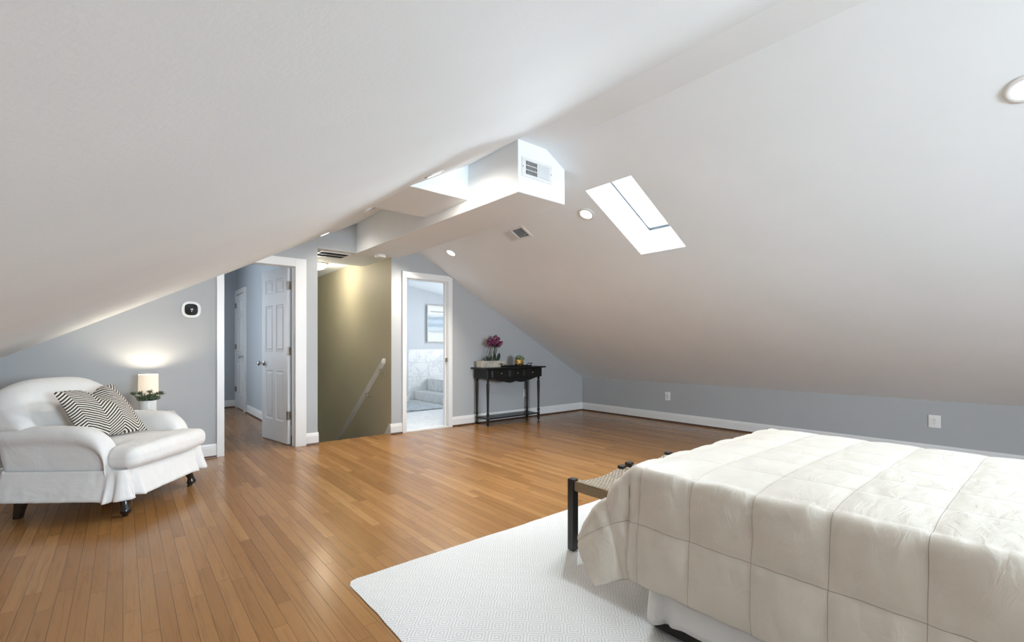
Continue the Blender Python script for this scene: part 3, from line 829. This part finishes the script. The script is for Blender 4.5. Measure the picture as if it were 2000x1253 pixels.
# ------------------------------------------------------------------ bed
BX0, BX1, BF, BH, BT = 1.575, 2.862, 1.105, -.86, .645
bed = thing('bed', 'full size bed with white gathered skirt standing on the rug', 'bed', (0, 0, RZ))
m = MB(); m.softbox(BX0+.035, BX1-.035, BH+.02, BF-.04, .335, .600, .06, 6, 4); m.build('mattress', MATTR, bed)
m = MB(); m.softbox(BX0+.028, BX1-.028, BH+.03, BF-.02, .0005, .33, .03, 4, 3); m.build('foundation', CHARC, bed)
m = MB()
path = []
for y in np.linspace(BH+.02, BF-.10, 130): path.append((BX0-.012, y, -1, 0))
for a in np.linspace(0, pi/2, 10)[1:-1]: path.append((BX0+.053-.065*cos(a), BF-.10+.065*sin(a)+.015*sin(a), -cos(a), sin(a)))
for x in np.linspace(BX0+.06, BX1-.06, 90): path.append((x, BF-.022, 0, 1))
def skp(i, v):
    x, y, nx, ny = path[i]
    s = i*.016
    fold = .012*sin(s*21)*(.3+.7*max(0, noise.noise((s*1.3, 0, 0))+.3)) + .010*noise.noise((s*5, v*2, 3))
    if nx == -1:
        pl = math.exp(-((y-.985)/.022)**2); fold += -.028*pl + .020*math.exp(-((y-1.03)/.02)**2)
    o = (fold + .014)*(.15 + .9*v)
    return (x + nx*o, y + ny*(o-.02), .31 - v*(.222 + .010*noise.noise((s*2.1, 5, 1)) + .035*(max(0, min(1, (y-.9)/.15)) if nx != 0 else 1)))
m.grid(skp, list(range(len(path))), [i/9 for i in range(10)])
m.build('bed_skirt', SKIRTM, bed, solid=.003)

# comforter: cloth laid over the top and folded down the side and foot
PW = .21
Wt = BX1 - BX0; Lt = BF - BH
def over(s, r=.036):
    if s <= 0: return 0, 0
    a = s/r
    if a < pi/2: return r*sin(a), r*(1-cos(a))
    return r + .020*min(1, (s-r*pi/2)/.2), r + (s - r*pi/2)
OL, OF, OR_ = .455, .375, .455
us = np.arange(-OL, Wt+OR_+.001, .0105); vs = np.arange(0, Lt+OF+.001, .0105)
P = np.zeros((len(us), len(vs), 3))
for i, u in enumerate(us):
    du = -u if u < 0 else (u-Wt if u > Wt else 0); su = -1 if u < 0 else 1
    for j, v in enumerate(vs):
        dv = max(0, v-Lt)
        x = BX0 + min(max(u, 0), Wt); y = BH + min(v, Lt); z = BT
        # soft crown of the top
        ed = min(max(u, 0), Wt-min(max(u, 0), Wt), Lt-min(v, Lt)+.0)
        if du == 0 and dv == 0: z += .022*(1-math.exp(-max(0, ed)/.12)) + .004*noise.noise((u*4, v*4, 0))
        if du and not dv:
            o, d = over(du); w = min(1, du/.25)
            o += w*(.012*noise.noise((v*3.2, du*2, 1)) + .008*noise.noise((v*11+du*4, du*3, 2)))
            x += su*o; z -= d
        elif dv and not du:
            o, d = over(dv); o += min(1, dv/.25)*(.02*noise.noise((u*3.2, dv*2, 6)))
            y += o; z -= d
        elif du and dv:
            rho = hypot(du, dv); phi = atan2(dv, du)
            sh_ = sin(2*phi)
            s_ = rho*(1-.08*sh_**1.5)
            o, d = over(s_)
            ear = -.16*math.exp(-((phi-.20)/.13)**2)*(1-math.exp(-(phi/.06)**2)) + sin(pi*max(0, min(1, (phi-.20)/(pi/2-.20)))**1.8)
            o += .56*ear*max(0, s_-.04) * (1+.10*noise.noise((rho*5, phi*2, 9)))
            d -= .10*max(0, ear)*max(0, s_-.04)
            psi = min(pi/2, phi*1.0 + .16*sin(2*phi))
            x += su*cos(phi)*o if su > 0 else -cos(psi)*o; y += sin(psi)*o; z -= d
        P[i, j] = (x, y, z)
du_ = np.gradient(P, axis=0); dv_ = np.gradient(P, axis=1)
Nn = np.cross(du_, dv_); Nn /= np.maximum(np.linalg.norm(Nn, axis=2, keepdims=True), 1e-9)
SIDE = .21/.2275
uu_ = np.where(us < 0, us*SIDE, us)
puff = (np.abs(np.sin(pi*uu_/PW))[:, None]**.48) * (np.abs(np.sin(pi*(vs-(Lt-.035))/PW))[None, :]**.48)
amp = np.where((us < 0)[:, None] | (vs > Lt)[None, :], .027, .008)
wr = np.zeros((len(us), len(vs)))
for i, u in enumerate(us):
    for j, v in enumerate(vs):
        k_ = .0065 if (u < 0 or v > Lt) else .0022
        g_ = 1 - .6*puff[i, j]
        wr[i, j] = k_*g_*(noise.noise((u*9 + v*6, v*26 - u*8, 3)) + .6*noise.noise((u*30, v*24 + u*20, 8))) + k_*.7*noise.noise((u*5+v*7, v*6-u*9, 12))
amp = amp*np.where(vs > Lt, np.clip(.30 + (vs-Lt)/.14, 0, 1), 1)[None, :]
P = P + Nn*(puff*amp + wr)[..., None]
# hem height wobble
m = MB(); nv = len(vs)
m.v = [tuple(map(float, p)) for p in P.reshape(-1, 3)]
m.f = [(i*nv+j, (i+1)*nv+j, (i+1)*nv+j+1, i*nv+j+1) for i in range(len(us)-1) for j in range(nv-1)]
for i, u in enumerate(us):
    for j, v in enumerate(vs): m.uv[i*nv+j] = (float(uu_[i]), float(v-(Lt-.035)))
tag(m.build('comforter', QUILT, solid=.010, angle=80), 'oyster white box quilted comforter draped over the bed', 'comforter')

# ------------------------------------------------------------------ woven stools
st = thing('woven_stool', 'black framed stool with saddle rope seat by the corner of the comforter', 'stool', (2.117, 1.555, RZ), 0, 'stools at the foot of the bed')
hw, hd, lg = .240, .225, .042
for sx in (-1, 1):
    for sy in (-1, 1):
        x, y = sx*(hw-lg/2), sy*(hd-lg/2)
        MB().box(x-lg/2, x+lg/2, y-lg/2, y+lg/2, 0, .388).build('leg', STOOLB, st, smooth=True, bevel=.003)
def seat_z(x): return .380 - .032*(1-(x/(hw-lg*.2))**2)
m = MB()
X = np.linspace(-hw+.006, hw-.006, 41); Y = np.linspace(-hd+.006, hd-.006, 31)
def cut(x, y): return abs(x) > hw-lg-.001 and abs(y) > hd-lg-.001
m.grid(lambda x, y: (x, y, seat_z(x)), X, Y, lambda x, y: (x, y))
m.f = [f for f in m.f if not all(cut(m.v[i][0], m.v[i][1]) for i in f)]
m.build('woven_seat', ROPE, st)
m = MB()
for sy in (-1, 1):
    y0, y1 = sorted((sy*(hd-.004), sy*(hd-.036)))
    m.loft([[(x, y0, seat_z(x)-.052), (x, y1, seat_z(x)-.052), (x, y1, seat_z(x)-.002), (x, y0, seat_z(x)-.002)] for x in np.linspace(-hw+lg, hw-lg, 20)])
for sx in (-1, 1):
    x0, x1 = sorted((sx*(hw-.004), sx*(hw-.036)))
    m.softbox(x0, x1, -hd+lg, hd-lg, .325, .379, .010, 4, 3)
m.build('rope_wrapped_rail', WRAP, st)
s2 = copy_tree(st); s2.location = (2.655, 1.575, RZ); tag(s2, 'black framed rope stool mostly hidden behind the comforter')

# ------------------------------------------------------------------ armchair
A = thing('armchair', 'white slipcovered armchair with dark legs holding a chevron pillow', 'armchair', (-.030, 4.455, 0), radians(-36.9))
def back_warp(f, w, z):
    t = max(0, (z-.34)/.55)
    f2 = f - .17*t**1.15 - .030*(1-(w/.45)**2)*0
    z2 = z - .085*min(1.2, abs(w)/.40)**3.2*max(0, (z-.55)/.33)
    w2 = w*(1 - .06*max(0, (z-.6)/.3))*(1 - .16*max(0, min(1, (.62-z)/.12)))
    f2 += .02*(1-min(1, abs(w)/.42)**2)*(1-abs(2*t-1)**2)*(1 if f > -.25 else 0)
    f2 += .05*max(0, (abs(w)-.30)/.13)*max(0, 1-abs(z-.62)/.25)*(1 if f > -.28 else 0)
    return (f2, w2, z2)
m = MB(); m.softbox(-.375, -.185, -.445, .445, .27, .895, .085, 18, 7, back_warp); m.build('backrest', SLIP, A, weld=.0005, angle=80)
def arm_mb(sg):
    m = MB(); secs = []
    def sec(f, h, sc=1.0):
        base = .262
        pr = [(.398,base),(.402,h-.15),(.411,h-.115),(.430,h-.095),(.445,h-.070),(.447,h-.040),(.437,h-.014),(.412,h),(.375,h+.004),(.335,h-.002),(.305,h-.02),(.290,h-.05),(.284,h-.10),(.282,h-.16),(.282,base)]
        return [(f, sg*(.345+(w-.345)*sc), max(base, z)) for w, z in pr]
    fs = list(np.linspace(-.43, .02, 9)); 
    for f in fs: secs.append(sec(f, .592 + .012*sin((f+.4)*6)))
    for a in np.linspace(0, pi/2, 13)[1:]:
        f = .02 + .225*sin(a); h = .33 + .270*cos(a)**.75 if a < pi/2-.01 else .30
        secs.append(sec(f + .01*sin(2*a), max(.29, h), 1 - .14*sin(a)**2))
    m.loft(secs); return m
for sg in (-1, 1):
    arm = arm_mb(sg).build('arm', SLIP, A, subsurf=1, angle=80)
    # welt along the outer front edge
    pts = []
    for a in np.linspace(.05, pi/2-.05, 16):
        f = .02 + .225*sin(a) + .01*sin(2*a); h = .33 + .270*cos(a)**.75
        pts.append((f-.006, sg*(.440 - .022*sin(a)), h - .045*cos(a) - .012))
    MB().tube(pts, .0042, 7).build('welt', SLIP, arm)
def cush_warp(f, w, z):
    t = min(1, max(0, (f-.195)/.055)); t = t*t*(3-2*t)
    k = (.275 + (.405-.275)*t)/.405
    cr = (1-min(1, abs(w)/.40)**2)*(1-min(1, abs((f-.10)/.34))**2)
    z2 = z + (.022*cr if z > .40 else -.004*cr)
    f2 = f + (.018*(1-(w/.405)**2) if f > .3 else 0)
    z2 += .006*noise.noise((f*9, w*9, 2)) + (.006*noise.noise((f*25, w*14, 5)) if f > .25 and w < -.2 else 0)
    return (f2, w*k, z2)
m = MB(); m.softbox(-.24, .405, -.405, .405, .318, .455, .058, 26, 7, cush_warp); m.build('seat_cushion', SLIP, A, weld=.0005, angle=80)
m = MB(); m.softbox(-.37, .335, -.392, .392, .17, .318, .02, 4, 3); m.build('seat_base', SLIP, A)
# skirt
loop = []
F0, F1, W0 = -.410, .350, .416
rc = .03
def seg(p0, p1, n, nx, ny): 
    for i in range(n): 
        t = i/n; loop.append((p0[0]+(p1[0]-p0[0])*t, p0[1]+(p1[1]-p0[1])*t, nx, ny))
def corner(cx, cy, a0):
    for i in range(10):
        a = a0 + pi/2*i/9; loop.append((cx+rc*cos(a), cy+rc*sin(a), cos(a), sin(a)))
seg((F1, -W0+rc), (F1, W0-rc), 90, 1, 0); corner(F1-rc, W0-rc, 0)
seg((F1-rc, W0), (F0+rc, W0), 90, 0, 1); corner(F0+rc, W0-rc, pi/2)
seg((F0, W0-rc), (F0, -W0+rc), 60, -1, 0); corner(F0+rc, -W0+rc, pi)
seg((F0+rc, -W0), (F1-rc, -W0), 90, 0, -1); corner(F1-rc, -W0+rc, 3*pi/2)
def skirt(i, v):
    x, y, nx, ny = loop[i]
    fl = .040*v**1.2
    s = i*.011
    fl += v*(.007*noise.noise((s*4, v, 0)) + .004*noise.noise((s*15, v*2, 0)))
    zz = .322 - v*(.188 + .012*noise.noise((s*2.2, 3, 0)))
    for sx, sy in ((1, -1), (1, 1)):
        cx, cy = (F1, sy*W0)
        d1 = (cy - y)*sy if abs(nx) > .9 else None     # distance along the front edge from that corner
        if nx > .9 and d1 is not None and 0 <= d1 < .2:
            fl += v*(-.055*math.exp(-((d1-.085)/.022)**2) + .018*math.exp(-((d1-.12)/.02)**2) + .012*math.exp(-((d1-.03)/.03)**2))
            zz += v*.006*math.exp(-((d1-.085)/.03)**2)
        d2 = F1 - x
        if ny*sy > .9 and 0 <= d2 < .15:
            fl += v*(-.030*math.exp(-((d2-.055)/.014)**2) + .022*math.exp(-((d2-.085)/.016)**2))
            zz -= v*.010*math.exp(-((d2-.08)/.04)**2)
    return (x+nx*fl, y+ny*fl, zz)
m = MB(); m.grid(skirt, list(range(len(loop))), [i/12 for i in range(13)], None, True)
m.build('skirt', SLIP, A, solid=.004, angle=80)
LP = [(0,0),(.014,0),(.017,.004),(.017,.012),(.015,.016),(.024,.020),(.030,.028),(.031,.040),(.027,.054),(.024,.068),(.027,.086),(.035,.108),(.041,.130),(.042,.150),(.040,.180),(0,.180)]
for sy in (-1, 1):
    b = MB(); secs = []
    for r, h in LP:
        off = .012*sin(h/.18*2*pi)
        secs.append([(.300 + off + max(r, 1e-4)*cos(2*pi*k/18), sy*.330 + sy*off + max(r, 1e-4)*sin(2*pi*k/18), h) for k in range(18)])
    b.loft(secs); b.build('leg', DARKLEG, A)
    b = MB()
    b.loft([[(-.325 - .035*(1-t) + (.018+.012*t)*a, sy*.345 + (.018+.012*t)*c, .180*t) for a, c in ((-1,-1),(1,-1),(1,1),(-1,1))] for t in (0, .12, 1)])
    b.build('leg', DARKLEG, A, bevel=.003)

# chevron pillow (world corners expressed in armchair space)
pl = MB()
CO = [Vector((-.110,-.385,.825)), Vector((-.165,.165,.835)), Vector((.100,.160,.482)), Vector((-.020,-.262,.478))]
nrmP = Vector((.80, -.02, .42)).normalized()
n = 40
def pil(side):
    def fn(u, v):
        a, b = u, v
        p = CO[0]*(1-a)*(1-b) + CO[1]*a*(1-b) + CO[2]*a*b + CO[3]*(1-a)*b
        ex = 4*a*(1-a); ey = 4*b*(1-b)
        c = p - (CO[0]+CO[1]+CO[2]+CO[3])/4
        p = p - c*.10*((1-ex)*ey*.0 + (1-ey)*ex*.5 + (1-ex)*ey*.5)      # edges pulled in between the pointed corners
        th_ = .088*(ex**.55)*(ey**.55)
        # karate-chop dent of the top edge
        ch = math.exp(-((a-.56)/.13)**2)*math.exp(-(b/.30)**2)
        p = p + Vector((.0, 0, -.058))*ch
        th_ *= 1 - .35*ch
        return p + nrmP*th_*side + Vector((0,0,.006*noise.noise((a*4, b*4, side))))
    return fn
U = [i/n for i in range(n+1)]
pl.grid(pil(1), U, U, lambda u, v: (u, 1-v)); pl.grid(pil(-.75), U, U, lambda u, v: (1-u, 1-v))
M_A = Matrix.Translation((-.030, 4.455, .0)) @ Matrix.Rotation(radians(-36.9), 4, 'Z')
po = pl.build('throw_pillow', PILLOW, weld=.0005, angle=80)
po.matrix_world = M_A
tag(po, 'black and cream chevron throw pillow propped in the armchair', 'pillow')

# ------------------------------------------------------------------ side table, lamp, plant
sd = thing('side_table', 'small white topped side table hidden behind the armchair arm', 'side table', (.180, 5.26, 0))
TT = .516; DZ = .019
m = MB(); m.softbox(-.195, .195, -.195, .195, TT-.012, TT, .004, 4, 3); m.build('table_top', TRIM, sd)
for sx in (-1, 1):
    for sy in (-1, 1): MB().tube([(sx*.18, sy*.18, 0), (sx*.18, sy*.18, TT-.012)], .010, 12).build('leg', CHROME, sd)
m = MB()
for sx in (-1, 1): m.tube([(sx*.18, -.18, TT-.02), (sx*.18, .18, TT-.02)], .006, 8)
for sy in (-1, 1): m.tube([(-.18, sy*.18, TT-.02), (.18, sy*.18, TT-.02)], .006, 8)
m.build('apron_rail', CHROME, sd)
LPX, LPY = .177, 5.352
lp = thing('table_lamp', 'small lit table lamp with a white drum shade behind the plant', 'lamp', (LPX, LPY, TT))
MB().lathe([(0,-DZ),(.045,-DZ),(.048,-DZ+.004),(.048,.004),(.045,.010),(.020,.014),(.016,.030),(.028,.055),(.032,.075),(.020,.100),(.010,.110),(.008,.150),(0,.150)], (0,0,DZ), n=28).build('base', POTW, lp)
m = MB(); m.loft([[(r*cos(2*pi*k/48), r*sin(2*pi*k/48), h+DZ) for k in range(48)] for r, h in ((.0745,.135),(.0725,.332),(.0710,.332),(.0730,.135),(.0745,.135))], True, False)
m.build('lamp_shade', SHADE, lp, angle=50)
m = MB()
for k in range(3): m.tube([(0,0,.150+DZ),(.072*cos(k*2.094),.072*sin(k*2.094),.150+DZ)], .0012, 5)
m.build('shade_ring', CHROME, lp)
MB().lathe([(0,.15),(.010,.15),(.012,.165),(.022,.19),(.024,.205),(.016,.225),(0,.230)], (0,0,DZ), n=16).build('bulb', emit('lamp_bulb_glow', (1,.88,.7), 4), lp)

def leafblade(m, base, d, L, W, T=.004, curl=0, up=Vector((0,0,1))):
    d = Vector(d).normalized(); sd_ = d.cross(up)
    if sd_.length < 1e-3: sd_ = Vector((1,0,0))
    sd_.normalize(); nn = sd_.cross(d).normalized(); base = Vector(base)
    secs = []
    for t, w in ((0,.35),(.2,.75),(.5,1),(.75,.8),(.92,.35),(1,.05)):
        p = base + d*L*t + nn*curl*t*t*L
        ww = W*w/2; tt = T*(.4+w*.6)
        secs.append([p-sd_*ww, p-nn*tt*.5, p+sd_*ww, p+nn*tt*.5])
    m.loft(secs)
pp = thing('potted_succulent', 'succulent in a white cylinder pot in front of the lit lamp', 'plant', (.168, 5.150, TT))
MB().lathe([(0,-DZ),(.056,-DZ),(.059,-DZ+.004),(.060,.112),(.058,.116),(.053,.114),(.052,.100),(0,.100)], (0,0,DZ), n=36).build('pot', POTW, pp)
MB().lathe([(0,.096),(.0525,.098),(.03,.106),(0,.108)], (0,0,DZ), n=20).build('soil', SOIL, pp)
def rosette(m, c, n, L, W, tilt=(.25, 1.2), T=.006):
    for k in range(n):
        a = k*2.4 + random.uniform(-.2,.2); e = tilt[0] + (tilt[1]-tilt[0])*(k/n)
        leafblade(m, c, (cos(a)*cos(e), sin(a)*cos(e), sin(e)), L*random.uniform(.8,1.15), W, T, .15)
m = MB()
for k in range(26):
    a = random.uniform(0, 2*pi); r = .062*sqrt(random.random())
    rosette(m, (r*cos(a), r*sin(a), .112 + random.uniform(0,.02)), 9, random.uniform(.034,.050), .016, (.15 if r > .03 else .5, 1.2))
for k in range(9):
    a = k*.7; L = random.uniform(.075,.115); b = Vector((.04*cos(a), .04*sin(a), .105)); dd = Vector((cos(a)*.75, sin(a)*.75, .75))
    m.tube([b, b+dd*L*.8], .0018, 5); rosette(m, b+dd*L*.8, 9, .032, .014, (.2, 1.2)); rosette(m, b+dd*L*.4, 7, .026, .012, (.2, 1.2))
m.xf(Matrix.Translation((0,0,DZ))); m.build('foliage', SUCC, pp)

# ------------------------------------------------------------------ console table
TX, TY = 4.405, 5.345
ct = thing('console_table', 'black console table with turned legs and three drawers against the wall', 'console table', (TX, TY, 0))
m = MB(); m.softbox(-.575, .575, -.178, .190, .798, .820, .008, 6, 4); m.build('table_top', BLACKW, ct)
m = MB(); m.box(-.52, .515, -.142, .175, .665, .798)
m.build('body', BLACKW, ct, smooth=False, bevel=.003)
# scalloped apron
pts = [(-.470, .668)]
N = 60
for i in range(N+1):
    t = i/N; x = -.470 + .935*t
    e = min(1, min(t, 1-t)/.26)
    z = .660 - .042*sin(e*pi/2)**2 - .020*abs(sin((t-.26)/.48*pi*2)) * (1 if .26 < t < .74 else 0)
    pts.append((x, z))
pts.append((.465, .668))
MB().prism(pts, 'y', -.140, -.120).build('apron', BLACKW, ct, smooth=False)
for x0, x1 in ((-.428, -.142), (-.112, .132), (.162, .452)):
    d = MB().box(x0, x1, -.150, -.1415, .680, .782).build('drawer', BLACKW, ct, smooth=False, bevel=.004)
    MB().lathe([(0,0),(.004,0),(.004,.008),(.009,.012),(.010,.017),(.007,.022),(0,.024)], ((x0+x1)/2, -.150, .733), (0,-1,0), 14).build('knob', CHROME, d)
for x in (-.442, -.127, .147):
    m = MB()
    for dx in (-.006, 0, .006): m.tube([(x+dx, -.1445, .684), (x+dx, -.1445, .778)], .0028, 8)
    m.build('pilaster', BLACKW, ct)
TL = [(0,0),(.006,0),(.010,.012),(.019,.030),(.022,.045),(.018,.060),(.011,.070),(.016,.080),(.022,.092),(.022,.112),(.016,.122),(.012,.132),(.019,.150),(.022,.168),(.017,.186),(.012,.196),(.016,.206),(.015,.22),
      (.018,.40),(.021,.55),(.022,.590),(.018,.604),(.011,.612),(.017,.622),(.020,.632),(.014,.642),(.020,.650),(.023,.667),(0,.667)]
for sx, x in ((-1, -.493), (1, .470)):
    for y in (-.117, .145):
        MB().lathe(TL, (x, y, 0), n=18).build('leg', BLACKW, ct)
MB().softbox(-.500, .478, -.128, .158, .095, .112, .005, 4, 3).build('lower_shelf', BLACKW, ct)

# orchid planter on the table
op = thing('orchid_planter', 'purple orchids growing in a whitewashed wooden box on the console table', 'plant', (4.105, 5.41, .8205))
m = MB()
bw, bd, bh = .215, .06, .092
for a in ((-bw,bw,-bd,-bd+.012,0,bh),(-bw,bw,bd-.012,bd,0,bh),(-bw,-bw+.014,-bd+.012,bd-.012,0,bh),(bw-.014,bw,-bd+.012,bd-.012,0,bh),(-bw+.014,bw-.014,-bd+.012,bd-.012,0,.012)): m.box(*a)
m.build('box', PLANTER, op, smooth=False, bevel=.002)
MB().box(-bw+.014, bw-.014, -bd+.012, bd-.012, .06, .078).build('soil', SOIL, op, smooth=False)
fc = Vector((.065, -.01, .355))
for base, mid, tip, r in (((-.10,0,.07),(-.085,0,.20),(-.02,0,.33),.0028),((-.055,.01,.07),(-.04,.01,.20),(.02,0,.32),.0028),((.035,-.01,.07),(.045,-.01,.20),(.075,-.01,.36),.0065),((.085,0,.07),(.075,0,.20),(.10,0,.36),.0032),((.06,.01,.07),(.095,0,.25),(.15,0,.36),.0028)):
    P_ = []
    for t in np.linspace(0, 1, 9):
        a, b, c = Vector(base), Vector(mid), Vector(tip)
        P_.append((1-t)**2*a + 2*t*(1-t)*b + t*t*c)
    MB().tube(P_, r*1.35, 7).build('stem', STEM, op)
for b, d, L, W in (((-.07,-.01,.078),(-.15,-.3,.9),.085,.065),((-.05,-.01,.078),(.35,-.35,.8),.09,.085),((.10,-.01,.078),(.45,-.1,.9),.14,.095),((.09,0,.078),(-.1,.1,1),.15,.06),((-.09,0,.078),(-.8,0,.5),.06,.045)):
    m = MB(); leafblade(m, b, d, L, W, .003, .25, Vector((.15, 1, .01))); m.build('leaf', LEAF, op, subsurf=1)
m = MB()
for k in range(5):
    a = pi/2 + k*2*pi/5; W = .034 if k in (1, 4) else .024
    leafblade(m, (0,0,0), (cos(a), -.18, sin(a)), .030, W, .002, .2, up=Vector((0,-1,.01)))
fl = m.build('flower', PETAL, op)
m = MB(); m.lathe([(0,0),(.003,.002),(.005,.007),(.002,.011),(0,.011)], (0,-.004,-.003), (0,-1,-.3), 8); fcen = m.build('lip', LIP, fl)
for k in range(60):
    f = fl if k == 0 else copy_tree(fl, op)
    while True:
        p = Vector((random.uniform(-1,1), random.uniform(-1,1), random.uniform(-1,1)))
        if p.length < 1: break
    f.location = fc + Vector((p.x*.135, p.y*.055, p.z*.082 + .01*(1-abs(p.x))))
    f.rotation_euler = (random.uniform(-.6,.6), random.uniform(-1,1), random.uniform(-1.0,1.0))
    sc = random.uniform(.75, 1.15); f.scale = (sc, sc, sc)

# tray and gold pot
tr = thing('serving_tray', 'black serving tray with two handles on the console table', 'tray', (4.465, 5.262, .8205))
m = MB(); m.softbox(-.225, .225, -.078, .078, 0, .009, .004, 4, 2)
for a in ((-.222,.222,-.081,-.0785),(-.222,.222,.0785,.081)): m.box(a[0], a[1], a[2], a[3], 0, .022)
for a in ((-.230,-.222,-.081,.081),(.222,.230,-.081,.081)): m.box(a[0], a[1], a[2], a[3], 0, .022)
m.build('tray_body', TRAYM, tr, smooth=False, bevel=.002)
for s in (-1, 1):
    m = MB()
    m.tube([(s*.224,-.035,.016),(s*.250,-.036,.034),(s*.276,-.036,.046),(s*.284,-.030,.048),(s*.284,.030,.048),(s*.276,.036,.046),(s*.250,.036,.034),(s*.224,.035,.016)], .0055, 8)
    m.build('handle', TRAYH, tr)
gp = thing('gold_pot_plant', 'small succulent in a gold scale pattern pot on the tray', 'plant', (4.515, 5.262, .8302))
MB().lathe([(0,0),(.052,0),(.060,.010),(.066,.045),(.064,.085),(.058,.103),(.054,.103),(.058,.085),(0,.085)], n=36).build('pot', GOLD, gp)
MB().lathe([(0,.082),(.057,.086),(.03,.094),(0,.096)], n=20).build('soil', SOIL, gp)
m = MB()
for k in range(22):
    a = random.uniform(0, 2*pi); r = .056*sqrt(random.random())
    rosette(m, (r*1.2*cos(a), r*1.2*sin(a), .091 + (.058-r)*.6), 9, random.uniform(.034,.050), .018, (.1, 1.2))
m.build('foliage', SUCCP, gp)

# ------------------------------------------------------------------ lights
def light(kind, name, loc, energy, col=(1,1,1), **kw):
    L = bpy.data.lights.new(name, kind); L.energy = energy; L.color = col
    o = bpy.data.objects.new(name, L); COL.objects.link(o); o.location = loc
    tgt = kw.pop('aim', None)
    for k_, v_ in kw.items(): setattr(L, k_, v_)
    if tgt is not None: o.rotation_euler = Vector(tgt).to_track_quat('-Z', 'Y').to_euler()
    return o
NEAR, FAR = (.80, .92, 1), (1, .93, .83)
for pt, n, e, c, ang in (((3.140, 2.75), NR, 180, NEAR, 168), ((3.140, 4.96), NR, 150, FAR, 140), ((3.140, .135), NR, 50, NEAR, 168), ((1.745, 2.985), NL, 38, FAR, 166), ((1.690, 5.225), NL, 9, FAR, 160)):
    z = zr(pt[0]) if n is NR else zl(pt[0])
    p = Vector((pt[0], pt[1], z)) + Vector(n)*.014
    light('SPOT', 'downlight_beam', p, e, c, aim=n, spot_size=radians(ang), spot_blend=.7, shadow_soft_size=.05)
# daylight through the skylight, added fill through the unseen gable, hall and bathroom windows
c = RP((SX0+SX1)/2, (SY0+SY1)/2, D+.03)
light('AREA', 'skylight_daylight', c, 40, (.90,.95,1), aim=-nrm, shape='RECTANGLE', size=.50, size_y=.85)
light('AREA', 'added_gable_window_fill', ((WX0+WX1)/2, BACK-.10, (WZ0+WZ1)/2), 390, (.78,.90,1), aim=(0,1,.0), shape='RECTANGLE', size=WX1-WX0, size_y=WZ1-WZ0)
light('AREA', 'added_hall_window_fill', (-.37, 7.7, 1.45), 31, (.88,.94,1), aim=(1,0,0), shape='RECTANGLE', size=1.3, size_y=1.25)
light('AREA', 'added_bath_window_fill', (6.37, 7.3, 1.45), 64, (1,.99,.98), aim=(-1,0,0), shape='RECTANGLE', size=1.8, size_y=1.0)
light('POINT', 'stair_bulb', (2.15, 6.95, 2.19), 23, (1,.90,.72), shadow_soft_size=.09)
light('POINT', 'lamp_bulb', (LPX, LPY, TT+DZ+.295), 8, (1,.86,.68), shadow_soft_size=.02)

w = bpy.data.worlds.new('overcast_sky'); SC.world = w; w.use_nodes = True
nt = w.node_tree; bg = nt.nodes['Background']
tc = nt.nodes.new('ShaderNodeTexCoord'); sx = nt.nodes.new('ShaderNodeSeparateXYZ'); rp = nt.nodes.new('ShaderNodeValToRGB')
nt.links.new(tc.outputs['Generated'], sx.inputs[0]); nt.links.new(sx.outputs[2], rp.inputs[0]); nt.links.new(rp.outputs[0], bg.inputs[0])
rp.color_ramp.elements[0].color = (.75,.80,.84,1); rp.color_ramp.elements[1].color = (.86,.94,1,1)
bg.inputs[1].default_value = 2.2

# ------------------------------------------------------------------ camera and colour
cam = bpy.data.cameras.new('camera'); co = bpy.data.objects.new('camera', cam); COL.objects.link(co)
co.location = (0, 0, 1.12)
co.rotation_euler = (pi/2, 0, -math.atan2(760, 913.5))
cam.sensor_width = 36; cam.lens = 913.5/2000*36; cam.shift_y = (676-626.5)/2000
cam.clip_start = .02
SC.camera = co
vs_ = SC.view_settings
SC.display_settings.display_device = 'sRGB'
vs_.view_transform = 'Standard'; vs_.look = 'None'; vs_.gamma = 1; vs_.exposure = 0.27; vs_.use_curve_mapping = False
SC.cycles.use_denoising = True
SC.cycles.max_bounces = 14; SC.cycles.diffuse_bounces = 8; SC.cycles.transparent_max_bounces = 12
SC.cycles.sample_clamp_indirect = 6
